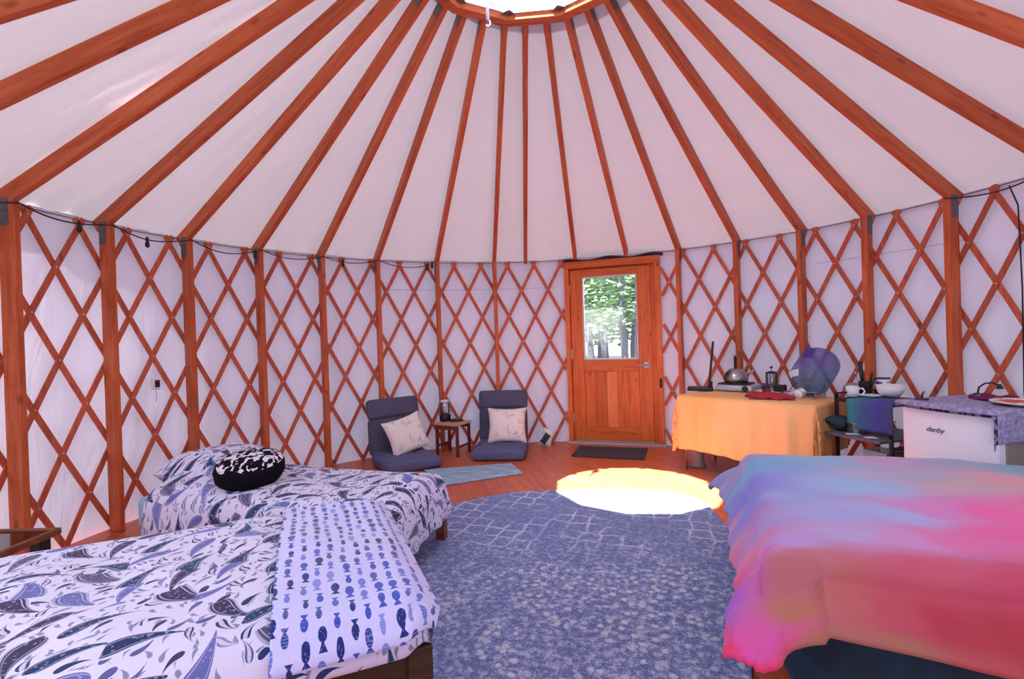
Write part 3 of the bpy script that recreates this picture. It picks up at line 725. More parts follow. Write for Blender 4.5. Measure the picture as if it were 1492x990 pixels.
# ---- near left bed (twin)
u1 = Vector((.895, .446, 0)).normalized(); v1 = Vector((-u1.y, u1.x, 0)); Nf = Vector((-.262, -1.405, 0)); L1 = 1.62; W1 = .955
O1 = Nf - u1 * L1; az = math.atan2(u1.y, u1.x)
bed = thing('single_bed', 'near left single bed with dark wooden frame under a paisley duvet', 'bed', tuple(O1), az, kind='thing')
mb = MB(); mb.box((L1 / 2, .05, .405), (L1 - .08, .03, .10)); mb.box((L1 / 2, W1 - .05, .405), (L1 - .08, .03, .10)); part('side_rail', mb, M['dark_wood'], bed, bevel=.004)
mb = MB(); mb.box((L1 - .045, W1 / 2, .41), (.03, W1 - .08, .11)); part('foot_rail', mb, M['dark_wood'], bed, bevel=.004)
for x in (.05, L1 - .05):
    for y in (.05, W1 - .05):
        mb = MB(); mb.box((x, y, .235), (.06, .06, .45 if x > 1 else .42)); part('leg', mb, M['dark_wood'], bed, bevel=.004)
mb = MB(); mb.box((L1 / 2, W1 / 2, .46), (L1 - .14, W1 - .14, .12)); part('mattress', mb, M['pale_blue'], bed, bevel=.03)
mb = drape(L1, W1, .555, (.1, .055, .055, .12), r=.085, flare=.02, fold=.006, nf=12, puff=.03, seed=1.7, nu=120, nv=80, cornercut=1)
d1 = part('paisley_duvet', mb, M['paisley'], None, smooth=True, solid=.018); d1.location = O1; d1.rotation_euler = (0, 0, az)
tag(d1, 'white duvet with navy and violet paisley print on the near left bed', 'duvet')
mb = drape(L1, W1, .555, (.1, .03, .03, .10), r=.088, flare=.02, fold=.006, nf=12, puff=.03, seed=1.7, nu=70, nv=120, amin=L1 - .375, amax=L1 + .03, bmin=-.03, bmax=W1 + .07, lift=.014, cornercut=1)
bl = part('fish_blanket', mb, M['fish'], None, smooth=True, solid=.010, soff=0.5); bl.location = O1; bl.rotation_euler = (0, 0, az)
tag(bl, 'white fleece blanket with blue fish print across the foot of the near left bed', 'blanket')

# ---- low bed behind it
u2 = Vector((.985, -.172, 0)).normalized(); v2 = Vector((-u2.y, u2.x, 0)); L2 = 1.52; W2 = .72
O2 = Vector((-.575, .335, 0)) - u2 * L2 - v2 * W2; az2 = math.atan2(u2.y, u2.x)
bed2 = thing('low_bed', 'low narrow bed behind the near left bed, brown wooden frame under a paisley duvet', 'bed', tuple(O2), az2, kind='thing')
mb = MB(); mb.box((L2 / 2, .05, .20), (L2 - .1, .03, .09)); mb.box((L2 / 2, W2 - .05, .20), (L2 - .1, .03, .09)); part('side_rail', mb, M['brown_wood'], bed2, bevel=.004)
mb = MB(); mb.box((L2 - .045, W2 / 2, .21), (.03, W2 - .1, .13)); part('foot_rail', mb, M['brown_wood'], bed2, bevel=.004)
for x in (.05, L2 - .045):
    for y in (.05, W2 - .05):
        mb = MB(); mb.box((x, y, .125), (.055, .055, .24)); part('leg', mb, M['brown_wood'], bed2, bevel=.004)
mb = MB(); mb.box((L2 / 2 - .045, W2 / 2, .325), (L2 - .07, W2 - .05, .17)); part('mattress', mb, M['pale_blue'], bed2, bevel=.03, label='mattress in a pale blue sheet')
def lump(a, b, p):
    h = math.exp(-((a - .22) / .26) ** 2 - ((b - .36) / .30) ** 2) * .16
    h2 = math.exp(-((a - 1.38) / .16) ** 2 - ((b - .40) / .25) ** 2) * .05
    p.z += h + h2; return p
mb = drape(L2, W2, .40, (.05, .20, .2, .10), r=.08, flare=.02, fold=.014, nf=14, puff=.04, seed=5.1, nu=110, nv=70, extra=lump, amin=.05, cornercut=1)
d2 = part('paisley_duvet', mb, M['paisley'], None, smooth=True, solid=.018); d2.location = O2; d2.rotation_euler = (0, 0, az2)
tag(d2, 'rumpled paisley duvet on the low bed, under the round black and white pillow', 'duvet')
def cushion(w, h, t, n=22, p=2.6, pinch=.10):
    mb = MB()
    def side(sg):
        def fn(u, v):
            x, y = 2 * u - 1, 2 * v - 1
            k_ = (max(0, 1 - abs(x) ** p) * max(0, 1 - abs(y) ** p)) ** .5
            e = 1 - pinch * (1 - (x * x)) * abs(y) ** 4; e2 = 1 - pinch * (1 - y * y) * abs(x) ** 4
            return Vector((x * w / 2 * e2, y * h / 2 * e, sg * t / 2 * k_))
        return fn
    mb.grid(n, n, side(1)); k0 = len(mb.f); mb.grid(n, n, side(-1)); mb.f[k0:] = [tuple(reversed(f)) for f in mb.f[k0:]]
    return mb
def uvplane(mb, s=1.0): mb.uv = [(v[0] * s, v[1] * s + v[2]) for v in mb.v]; return mb
o = part('bed_pillow', uvplane(cushion(.50, .46, .23, p=3.4, pinch=.04)), M['paisley'], None, smooth=True); o.location = O2 + u2 * .16 + v2 * .42 + Vector((0, 0, .485)); o.rotation_euler = (-.05, .04, az2 + 1.45)
tag(o, 'paisley pillow at the head of the low bed, left of the round pillow', 'pillow')
mb = MB(); mb.lathe([(0.001, -.085), (.09, -.085), (.145, -.07), (.175, -.03), (.178, .02), (.16, .06), (.11, .085), (.05, .09), (.001, .078)], n=40)
o = part('round_pillow', mb, M['floral'], None, smooth=True); o.location = (-1.63, .03, .525); o.rotation_euler = (.12, -.05, .3)
tag(o, 'round black pillow with white flower print on the low bed', 'pillow')

# ---- right bed
u3 = Vector((.9507, -.3102, 0)).normalized(); v3 = Vector((-u3.y, u3.x, 0)); L3 = 1.70; W3 = 1.274; O3 = Vector((.635, -1.124, 0)); az3 = math.atan2(u3.y, u3.x)
bed3 = thing('double_bed', 'wide right bed with dark teal sheeted base under a bright dyed duvet', 'bed', tuple(O3), az3, kind='thing')
mb = MB(); mb.box((L3 / 2 + .01, W3 / 2, .25), (L3 - .07, W3 - .06, .34)); part('mattress', mb, M['teal'], bed3, bevel=.09, label='dark teal sheeted mattress')
mb = MB(); mb.box((L3 / 2 + .03, W3 / 2, .045), (L3 - .3, W3 - .3, .09)); part('bed_base', mb, M['black_metal'], bed3, bevel=.01)
def corner_flap(a, b, p):
    # the gathered near corner hangs lower and stands out over the side
    g = math.exp(-((a - .0) / .12) ** 2) * math.exp(-((b + .12) / .22) ** 2)
    S_ = 1 / (1 + math.exp(max(-40, min(40, (a - .025 - .15 * max(0, -b - .05)) / .007)))) * min(1, max(0, -b - .02) / .10)
    p.y -= .045 * g + .040 * S_; p.x -= .05 * g
    if b < 0 and a < .14: p.z -= .075 * g
    if b < -.02: p.z += .045 * math.exp(-max(0, a - .1) / .25) * min(1, (-b - .02) / .15)
    s_ = max(0, -a) * max(0, 1 - abs(b - .5) / 1.2)
    p.x += -.03 * s_
    if b > 1.0 and a < 0: p.x -= .5 * (-a) * (b - .9)
    # soft crease lines on the foot side
    if a < .02: p.x += .006 * math.sin(b * 34 + a * 8) * min(1, -a / .1 if a < 0 else 0)
    return p
mb = drape(L3, W3, .565, (.17, .05, .185, .12), r=.07, flare=.12, fold=.006, nf=8, puff=.035, seed=9.3, nu=230, nv=130, extra=corner_flap, cornercut=.35)
d3 = part('dyed_duvet', mb, M['dye'], None, smooth=True, solid=.02); d3.location = O3; d3.rotation_euler = (0, 0, az3)
tag(d3, 'pink, blue and orange dip-dyed duvet on the right bed', 'duvet')

# ------------------------------------------------------------------ glass side table at far left
T = Vector((-1.936, -.745, 0)); st = thing('side_table', 'low side table with smoked glass top at the left edge, behind the near bed', 'side table', (-2.19, -.97, 0), .04, kind='thing')
mb = MB(); mb.box((0, 0, .492), (.48, .42, .008)); part('glass_top', mb, M['smoked'], st, bevel=.002, label='smoked glass top')
mb = MB()
for (c_, s_) in (((.245, 0, .490), (.022, .46, .026)), ((-.245, 0, .490), (.022, .46, .026)), ((0, .22, .490), (.51, .022, .026)), ((0, -.22, .490), (.51, .022, .026))): mb.box(c_, s_)
part('top_frame', mb, M['brown_wood'], st, bevel=.004)
for x in (-1, 1):
    for y in (-1, 1):
        mb = MB(); mb.box((x * .21, y * .185, .24), (.045, .045, .48)); part('leg', mb, M['black_metal'], st, bevel=.004)

# ------------------------------------------------------------------ floor chairs
def pad(w, d, h, ch=3, n=26, m=18, axis=0):
    """a tufted slab cushion centred on its base"""
    mb = MB(); verts = []; 
    def q(t, p=.35): return math.copysign(abs(t) ** p, t)
    N1, N2 = 44, 13
    vs = []; fs = []
    for j in range(N2):
        ph = -PI / 2 + PI * j / (N2 - 1)
        for i in range(N1):
            th = 2 * PI * i / N1
            x = w / 2 * q(math.cos(th), .16) * q(math.cos(ph), .22) * (1 - .02 * math.sin(3 * th) ** 2); y = d / 2 * q(math.sin(th), .16) * q(math.cos(ph), .22); z = h / 2 * (q(math.sin(ph), .45) + 1)
            vs.append((x, y, z))
    for j in range(N2 - 1):
        for i in range(N1): fs.append((j * N1 + i, j * N1 + (i + 1) % N1, (j + 1) * N1 + (i + 1) % N1, (j + 1) * N1 + i))
    mb.add(vs, fs)
    top = MB()
    def fn(u, v):
        x, y = (u - .5) * w * .93, (v - .5) * d * .93
        t = abs(math.sin(PI * (u * ch))) ** .5 * abs(math.sin(PI * (v * ch))) ** .5
        e = min(1, min(u, 1 - u, v, 1 - v) / .06)
        return Vector((x, y, h * .80 + (h * .22 + .012 * t) * e ** .5))
    mb.grid(31, 31, fn)
    return mb
def floor_chair(loc, rz, label, w=.54, seat_d=.56, back=.53, lean=.16, twist=0):
    t = thing('floor_chair', label, 'floor chair', loc, rz, 'folding floor chairs by the wall', 'thing')
    s_ = part('seat', pad(w, seat_d, .11, 3), M['chair'], t, smooth=True); s_.location = (0, -seat_d / 2, 0)
    b_ = part('backrest', pad(w * .98, .37, .085, 2), M['chair_dark'], t, smooth=True)
    b_.rotation_euler = (PI / 2 - lean * .6, 0, 0); b_.location = (0, .075, .09 + .16)
    h_ = part('headrest', pad(w, .20, .075, 1), M['chair_dark'], t, smooth=True)
    h_.rotation_euler = (PI / 2 - lean * 1.8, 0, twist); h_.location = (0, .105, .09 + .34 + .085)
    return t
cR = floor_chair((-.440, 2.70, 0), -.03, 'right slate-blue folding floor chair with a pastel cushion, nearer the door')
cL = floor_chair((-1.50, 2.28, 0), .62, 'left slate-blue folding floor chair with a pastel cushion, nearer the beds', twist=.05)
o = part('throw_cushion', cushion(.41, .37, .13), M['pastel'], None, smooth=True); o.location = (-.385, 2.53, .285); o.rotation_euler = (1.25, .02, .05)
tag(o, 'white cushion with pastel print standing on the right floor chair', 'cushion')
o = part('throw_cushion', cushion(.40, .37, .13), M['pastel'], None, smooth=True); o.location = (-1.35, 2.14, .285); o.rotation_euler = (1.22, -.22, .68)
tag(o, 'white cushion with pastel print tilted on the left floor chair', 'cushion')

# ---- stool and lantern between the chairs
stl = thing('small_stool', 'small dark wooden stool with pale top between the two floor chairs', 'stool', (-.955, 2.50, 0), -.42, kind='thing')
mb = MB(); mb.box((0, 0, .328), (.30, .27, .020)); part('seat', mb, M['stool_top'], stl, bevel=.004)
for c_, s_ in (((0, -.115, .295), (.25, .018, .04)), ((0, .115, .295), (.25, .018, .04)), ((.125, 0, .10), (.016, .2, .02)), ((-.125, 0, .10), (.016, .2, .02))): part('stretcher', MB().box(c_, s_), M['stool'], stl)
for x in (-1, 1):
    for y in (-1, 1):
        mb = MB(); mb.box((x * .125, y * .11, .16), (.026, .026, .318)); part('leg', mb, M['stool'], stl, bevel=.002)
ln = thing('glass_lantern', 'glass lantern with dark base on the small stool', 'lantern', (-1.045, 2.555, .338), kind='thing')
mb = MB(); mb.lathe([(.05, 0), (.058, .01), (.06, .05), (.05, .075), (.04, .08)], n=24); part('base', mb, M['black'], ln, smooth=True)
mb = MB(); mb.lathe([(.042, .08), (.052, .10), (.054, .16), (.044, .205)], n=24, cap=False); part('glass_chimney', mb, M['jar'], ln, smooth=True)
mb = MB(); mb.lathe([(.046, .205), (.048, .215), (.02, .228), (.001, .23)], n=24); mb.rod((0, 0, .08), (0, 0, .15), .014, 10); part('cap', mb, M['white_plastic'], ln, smooth=True)
mb = MB(); mb.tube([(-.06, 0, .05), (-.072, 0, .12), (-.06, 0, .20), (0, 0, .235), (.06, 0, .20), (.072, 0, .12), (.06, 0, .05)], .003, 6); part('bail', mb, M['black'], ln)
mb = MB(); mb.box((0, 0, .012), (.13, .09, .024)); o = part('dark_book', mb, M['black_metal'], bevel=.003); o.location = (-.92, 2.53, .338); o.rotation_euler = (0, 0, .3); tag(o, 'small dark book lying on the stool beside the lantern', 'book')
# shopping bag by the door
o = part('plastic_bag', cushion(.13, .20, .09, 14), M['white_plastic'], None, smooth=True); o.location = (.03, 2.76, .095); o.rotation_euler = (1.35, .35, .1); tag(o, 'small white plastic bag slumped on the floor left of the door', 'bag')
o = part('work_glove', cushion(.07, .13, .04, 12), M['dark_teal'], None, smooth=True); o.location = (.01, 2.695, .10); o.rotation_euler = (1.2, .7, .1); tag(o, 'dark grey-green glove lying against the white bag by the door', 'glove')

# ------------------------------------------------------------------ orange table
td = Vector((.665, -.747, 0)).normalized(); tn = Vector((.747, .665, 0)).normalized(); TA = Vector((1.165, 1.765, 0)); TL, TW, TZ = 1.10, .57, .655; taz = math.atan2(td.y, td.x)
# local x along the front edge, local y outward to the wall
tb = thing('folding_table', 'folding table with thin metal legs under the orange cloth', 'table', tuple(TA), taz, kind='thing')
mb = MB(); mb.box((TL / 2, TW / 2, TZ - .022), (TL - .04, TW - .04, .03)); part('table_top', mb, M['grey'], tb, bevel=.006)
for x in (.05, TL - .05):
    for y in (.05, TW - .05):
        mb = MB(); mb.rod((x, y, .0), (x, y, TZ - .04), .010, 10); part('leg', mb, M['steel'], tb, smooth=True)
        
def hem(a, b, p):
    if b < 0: p.z += .012 * math.sin(a * 7) * min(1, -b / .4)
    return p
def drape_tc():
    return drape(TL, TW, TZ, (.42, .36, .46, .05), r=.018, flare=.016, fold=.017, nf=20, puff=.002, nu=150, nv=90, seed=2.2, extra=hem, cornercut=.75)
tc = part('orange_tablecloth', drape_tc(), M['orange'], None, smooth=True, solid=.003, soff=1.0); tc.location = TA + Vector((0, 0, -.002)); tc.rotation_euler = (0, 0, taz)
tag(tc, 'light orange tablecloth hanging in folds over the folding table', 'tablecloth')
ZT_ = TZ + .006
# metal can below the table
can = thing('metal_canister', 'grey metal canister on the floor under the orange table', 'canister', (1.36, 1.86, 0), kind='thing')
mb = MB(); mb.lathe([(.065, 0), (.07, .01), (.062, .03), (.050, .06), (.050, .24), (.055, .26), (.03, .28), (.001, .28)], n=24); part('canister_body', mb, M['grey'], can, smooth=True)
# monitor seen edge on
mo = thing('flat_screen', 'tall thin black screen seen edge-on at the left end of the orange table', 'screen', (1.52, 1.985, ZT_), -.20, kind='thing')
mb = MB(); mb.box((-.075, 0, .016), (.22, .17, .03)); part('stand_base', mb, M['black'], mo, bevel=.008)
rt = Matrix.Rotation(.11, 3, 'Y'); 
mb = MB(); mb.box((.022, .08, .235), (.020, .30, .42), rt); part('screen_panel', mb, M['black'], mo, bevel=.004)
mb = MB(); mb.box((.012, .02, .05), (.035, .10, .06), rt); part('neck', mb, M['black'], mo, bevel=.004)
mo.rotation_euler = (0, 0, -.33)
# stove and kettle
sv = thing('camp_stove', 'silver single-burner camp stove with black knob on the orange table', 'stove', (1.76, 1.93, ZT_), taz + .12, kind='thing')
mb = MB(); mb.box((0, 0, .030), (.31, .26, .050)); part('stove_body', mb, M['silver'], sv, bevel=.014)
mb = MB(); mb.box((-.02, .01, .062), (.25, .22, .012)); mb.rod((-.02, .01, .06), (-.02, .01, .078), .10, 24); part('burner_tray', mb, M['black'], sv, bevel=.003)
mb = MB(); mb.rod((.105, -.128, .030), (.105, -.150, .030), .024, 20); part('knob', mb, M['black'], sv, bevel=.002)
kt = thing('tea_kettle', 'round steel kettle with a tall black handle on the camp stove', 'kettle', (1.745, 1.945, ZT_ + .080), kind='thing')
mb = MB(); mb.lathe([(.085, 0), (.10, .006), (.105, .03), (.10, .05), (.085, .08), (.06, .105), (.03, .118), (.001, .12)], n=32); part('kettle_body', mb, M['steel'], kt, smooth=True)
mb = MB(); mb.lathe([(.107, .038), (.112, .042), (.107, .048)], n=32); part('rim', mb, M['steel'], kt, smooth=True)
mb = MB(); mb.lathe([(.008, .10), (.013, .115), (.012, .16), (.014, .20), (.010, .23), (.001, .235)], n=14); part('handle', mb, M['black'], kt, smooth=True)
mb = MB(); mb.tube([(.08, -.03, .05), (.12, -.05, .08), (.135, -.06, .105)], .013, 10, .008); part('spout', mb, M['steel'], kt, smooth=True)
o = part('purple_cloth', cushion(.15, .12, .05, 14, pinch=.2), M['purple'], None, smooth=True); o.location = (2.00, 2.00, ZT_ + .026); o.rotation_euler = (0, 0, .4); tag(o, 'crumpled purple cloth behind the camp stove', 'cloth')
# press
pr = thing('coffee_press', 'glass coffee press with black knob between the stove and the water jug', 'coffee press', (2.03, 1.88, ZT_), .5, kind='thing')
mb = MB(); mb.lathe([(.040, .004), (.043, .01), (.043, .15)], n=22, cap=False); part('glass_beaker', mb, M['jar'], pr, smooth=True)
mb = MB(); mb.lathe([(.045, .148), (.045, .158), (.02, .168), (.001, .17)], n=22); mb.rod((0, 0, .16), (0, 0, .19), .003, 6); mb.lathe([(.001, .188), (.012, .195), (.012, .207), (.001, .214)], n=12); part('plunger_lid', mb, M['black'], pr, smooth=True)
mb = MB(); mb.lathe([(.046, 0), (.046, .02), (.044, .02), (.044, 0), (.046, 0)], n=22)
for q in range(4):
    aa = q * PI / 2 + .4; mb.box((.0455 * math.cos(aa), .0455 * math.sin(aa), .08), (.006, .006, .15))
mb.tube([(.045, 0, .13), (.085, 0, .125), (.09, 0, .08), (.08, 0, .03), (.045, 0, .025)], .007, 8); part('cage', mb, M['steel'], pr)
mb = MB(); mb.box((0, 0, .03), (.09, .06, .06)); o = part('black_box', mb, M['black'], bevel=.006); o.location = (2.04, 1.75, ZT_); o.rotation_euler = (0, 0, taz); tag(o, 'small black box behind the red cloth, left of the water jug', 'box')
# red cloth
def rc(u, v):
    x, y = (u - .5) * .30, (v - .5) * .20
    e = min(u, 1 - u, v, 1 - v)
    return Vector((x + .02 * math.sin(v * 5), y + .015 * math.sin(u * 6), .004 + .026 * min(1, e / .1) + .006 * math.sin(u * 17 + v * 5)))
mb = MB(); mb.grid(26, 18, rc); o = part('red_cloth', mb, M['red'], None, smooth=True, solid=.012, soff=0); o.location = (1.775, 1.37, ZT_ + .002); o.rotation_euler = (0, 0, taz + .5); tag(o, 'folded dark red cloth at the front edge of the orange table', 'cloth')
# water jug tilted in a wire stand
jg = thing('water_jug', 'large translucent blue and purple water jug lying tilted in a wire stand', 'water jug', (2.045, 1.385, ZT_), -.78, kind='thing')
# local x = along the table to the right, y = outward; jug axis rises away from the spout
JM = Matrix.Rotation(math.radians(-50), 3, 'X') @ Matrix.Rotation(math.radians(10), 3, 'Y')
prof = [(.020, 0), (.028, .01), (.028, .035), (.06, .055), (.11, .085), (.14, .12), (.147, .15), (.142, .185), (.148, .20), (.148, .25), (.142, .265), (.148, .28), (.148, .33), (.142, .37), (.125, .40), (.08, .415), (.001, .41)]
mb = MB(); mb.lathe(prof, (0, -.07, .035), 36, M4=JM); part('bottle', mb, M['jug'], jg, smooth=True)
mb = MB(); c0 = Vector((0, -.07, .035)); ax = JM @ Vector((0, 0, 1))
mb.lathe([(.034, -.005), (.034, .02), (.03, .03)], tuple(c0 - ax * .0), 20, M4=JM); mb.rod(tuple(c0 + Vector((-.01, -.045, -.005))), tuple(c0 + Vector((-.01, -.02, .0))), .036, 18); part('valve', mb, M['white_plastic'], jg, smooth=True, label='white valve')
mb = MB(); mb.box(tuple(c0 + JM @ Vector((-.03, -.148, .31))), (.075, .008, .09), JM); part('handle_grip', mb, plain('deep_violet', (66, 48, 140), .4), jg, bevel=.003, label='dark violet grip')
mb = MB(); mb.grid(8, 5, lambda u, v: c0 + JM @ Vector(((.113 + .034 * v) * math.sin(-.95 + u * .75), -(.113 + .034 * v) * math.cos(-.95 + u * .75), .078 + .04 * v))); part('label', mb, M['paper'], jg, smooth=True, label='white sticker')
mb = MB()
for x in (-.11, .11):
    mb.tube([(x, -.10, .0), (x, -.10, .05), (x, .0, .03), (x, .14, .09), (x, .14, 0)], .004, 6)
mb.tube([(-.11, -.10, .05), (.11, -.10, .05)], .004, 6); mb.tube([(-.11, .14, .09), (.11, .14, .09)], .004, 6); mb.tube([(-.11, -.10, .004), (.11, -.10, .004)], .004, 6); mb.tube([(-.11, .14, .004), (.11, .14, .004)], .004, 6)
part('wire_stand', mb, M['steel'], jg, smooth=True)

# ------------------------------------------------------------------ black shelf unit
SA = Vector((2.058, 1.005, 0)); SB = Vector((2.19, .642, 0)); sd = (SB - SA).normalized(); saz = math.atan2(sd.y, sd.x); SW = (SB - SA).length; SDp = .40
sh = thing('shelf_rack', 'black two-tier metal rack between the orange table and the fridge', 'rack', tuple(SA), saz, kind='thing')
for z in (.70, .445, .12):
    fw_ = .10 if z == .445 else 0.0
    mb = MB(); mb.box((SW / 2, (SDp - fw_) / 2, (.475 if fw_ else z) - .01), (SW, SDp + fw_, .020)); part('shelf', mb, M['shelf_grey'] if z == .445 else M['black_metal'], sh, bevel=.003)
for x in (.008, SW - .008):
    for y in (.008, SDp - .008):
        mb = MB(); mb.box((x, y, .37 if x < .1 else .35), (.018, .018, .74 if x < .1 else .70)); part('leg', mb, M['black_metal'], sh)
mb = MB(); mb.rod((0.008, .01, .735), (.008, SDp - .01, .735), .006, 8); part('guard_rail', mb, M['black_metal'], sh)
def tcl(u, v):
    x = .10 + (SW - .10 + .02) * u; 
    if v < .5: return Vector((x, .22 - (.22 + .006) * v / .5, .708))
    t = (v - .5) / .5; return Vector((x, -.008 - .004 * math.sin(u * 14) * t - .004, .708 - .20 * t))
mb = MB(); mb.grid(30, 24, tcl); 
cl = part('shelf_cloth', mb, M['teal_violet'], None, smooth=True, solid=.003, soff=1); cl.location = SA; cl.rotation_euler = (0, 0, saz); tag(cl, 'teal and violet cloth hanging over the front of the black rack', 'cloth')
SZ = .713
mg = thing('white_mug', 'white mug lying open to the front left corner of the black rack', 'mug', (2.20, 1.035, .702), -.7, kind='thing')
mg['label'] = 'white mug with dark handle on the left of the black rack'
mb = MB(); mb.lathe([(.030, 0), (.036, .004), (.040, .03), (.041, .075), (.038, .075), (.035, .01), (.001, .008)], n=26); part('mug_body', mb, M['white'], mg, smooth=True)
mb = MB(); mb.tube([(.038, 0, .06), (.062, 0, .062), (.072, 0, .042), (.060, 0, .02), (.038, 0, .018)], .006, 8); part('handle', mb, M['white'], mg, smooth=True)
g2 = thing('tin_cup', 'small grey cup behind the white mug', 'cup', (2.255, 1.13, .702), kind='thing')
mb = MB(); mb.lathe([(.030, 0), (.034, .004), (.038, .085), (.035, .085), (.03, .01), (.001, .008)], n=22); part('cup_body', mb, M['grey'], g2, smooth=True)
mb = MB(); mb.tube([(-.034, 0, .07), (-.058, 0, .07), (-.058, 0, .03), (-.034, 0, .025)], .004, 6); part('handle', mb, M['grey'], g2, smooth=True)
kb = thing('knife_block', 'dark holder with black-handled knives and utensils on the black rack', 'knife holder', (2.345, 1.12, .702), saz + .3, kind='thing')
mb = MB(); mb.box((0, 0, .05), (.07, .07, .10)); part('holder', mb, M['black_metal'], kb, bevel=.006)
for (x, y, tx, h_, r_) in ((-.02, 0, -.01, .24, .013), (.01, .01, .03, .16, .009), (.02, -.02, .05, .13, .008), (-.005, .02, -.03, .15, .008)):
    mb = MB(); mb.tube([(x, y, .08), (x + tx * .5, y, h_ * .6), (x + tx, y, h_)], r_ * .8, 8, r_ * 1.1); part('knife', mb, M['black'], kb, smooth=True)
mb = MB(); mb.rod((-.03, -.02, .08), (-.055, -.02, .15), .003, 6); mb.lathe([(.001, -.01), (.014, 0), (.012, .012), (.001, .016)], (-.055, -.02, .15), 12); part('spoon', mb, M['steel'], kb, smooth=True)
cn = thing('food_can', 'tall blue and white food tin behind the white bowl', 'tin', (2.43, 1.06, .702), kind='thing')
mb = MB(); mb.lathe([(.040, 0), (.041, .004), (.041, .115), (.040, .12)], n=26); part('tin_body', mb, M['label'], cn, smooth=True)
mb = MB(); mb.lathe([(.042, .118), (.042, .128), (.001, .128)], n=26); part('lid', mb, plain('navy_lid', (50, 52, 78), .5), cn)
bw = thing('white_bowl', 'white bowl on the right of the black rack, in front of the blue tin', 'bowl', (2.385, .925, .714), kind='thing')
mb = MB(); mb.lathe([(.035, 0), (.05, .003), (.074, .03), (.084, .078), (.080, .078), (.068, .03), (.04, .010), (.001, .009)], n=36); part('bowl_body', mb, M['white'], bw, smooth=True)
ba = thing('side_plate', 'white plate under the edge of the white bowl', 'plate', (2.325, .95, .712), kind='thing'); ba['label'] = 'white saucer lying left of the white bowl on the black rack'
mb = MB(); mb.lathe([(.03, 0), (.055, .004), (.066, .010), (.064, .012), (.05, .006), (.001, .004)], n=30); part('saucer', mb, M['white'], ba, smooth=True); ba.location = (2.275, .955, .712)
# lower shelf
bg = part('cloth_bag', cushion(.17, .15, .10, 16), M['dark_teal'], None, smooth=True); bg.location = (2.10, 1.00, .524); bg.rotation_euler = (.2, .1, .4); tag(bg, 'crumpled dark teal bag on the lower shelf of the black rack', 'bag')
sp = thing('saucepan', 'steel saucepan with long thin handle on the lower shelf of the black rack', 'saucepan', (2.145, .90, .477), .0, kind='thing')
mb = MB(); mb.lathe([(.058, 0), (.064, .005), (.066, .065), (.070, .068), (.066, .07), (.060, .066), (.056, .008), (.001, .006)], n=30); part('pan_body', mb, M['steel'], sp, smooth=True)
hdir = Vector((.66, -.75, 0)); mb = MB(); mb.tube([(hdir * .064 + Vector((0, 0, .055))), hdir * .12 + Vector((0, 0, .068)), hdir * .215 + Vector((0, 0, .095))], .005, 8); part('handle', mb, M['steel'], sp, smooth=True)
mb = MB(); mb.prism([(-.04, -.02), (.035, -.03), (.04, .025), (-.03, .03)], 0, .003); o = part('paper_sheet', mb, M['paper']); o.location = (2.07, .835, .477); tag(o, 'white paper slip at the front of the lower shelf, left one', 'paper')
mb = MB(); mb.prism([(-.035, -.02), (.035, -.03), (.03, .025), (-.03, .02)], 0, .003); o = part('paper_sheet', mb, M['paper']); o.location = (2.11, .72, .477); tag(o, 'white paper slip at the front of the lower shelf, right one', 'paper')
wb = thing('waste_bin', 'white bin on the bottom of the black rack', 'bin', (2.33, .93, .122), saz, kind='thing')
mb = MB(); mb.add([(-.07, -.07, 0), (.07, -.07, 0), (.07, .07, 0), (-.07, .07, 0), (-.085, -.085, .22), (.085, -.085, .22), (.085, .085, .22), (-.085, .085, .22)], [(3, 2, 1, 0), (0, 1, 5, 4), (1, 2, 6, 5), (2, 3, 7, 6), (3, 0, 4, 7)]); part('bin_body', mb, M['white_plastic'], wb, solid=.004)

dc = thing('dark_crate', 'dark crate on the bottom of the black rack, beside the fridge', 'crate', (2.42, .74, .122), saz, kind='thing')  # added to darken the gap between rack and fridge
mb = MB(); mb.box((0, 0, .13), (.13, .30, .26)); part('crate_body', mb, M['black_metal'], dc, bevel=.006)
mb = MB(); mb.box((0, 0, .268), (.14, .31, .02)); part('lid', mb, M['black'], dc, bevel=.005)
# ------------------------------------------------------------------ fridge
FA = Vector((2.02, .30, 0)); FB = Vector((2.14, -.14, 0)); fd = (FB - FA).normalized(); faz = math.atan2(fd.y, fd.x); FW = (FB - FA).length; FZ = .775
fr = thing('mini_fridge', 'white mini fridge with a rounded door behind the right bed', 'fridge', tuple(FA), faz, kind='thing')
mb = MB(); mb.box((FW / 2, .27, FZ / 2 + .005), (FW - .01, .44, FZ - .03)); part('cabinet', mb, M['fridge_side'], fr, bevel=.01)
mb = MB(); N = 20; poly = [(FW * i / N, -.0 - .028 * math.sin(PI * i / N) ** .6) for i in range(N + 1)] + [(FW, .045), (0, .045)]
mb.prism(poly, .04, FZ - .018); part('fridge_door', mb, M['fridge'], fr, bevel=.006)
cu = bpy.data.curves.new('lettering', 'FONT'); cu.body = 'danby'; cu.size = .038; cu.shear = .35; cu.extrude = .0006; cu.align_x = 'CENTER'; cu.materials.append(M['black'])
tmp = bpy.data.objects.new('lettering_curve', cu); COL.objects.link(tmp); bpy.context.view_layer.update()
me = bpy.data.meshes.new_from_object(tmp.evaluated_get(bpy.context.evaluated_depsgraph_get())); bpy.data.objects.remove(tmp)
tx = bpy.data.objects.new('lettering', me); COL.objects.link(tx); tx.parent = fr; tx.location = (FW * .42, -.0288, .635); tx.rotation_euler = (PI / 2, 0, -.02)
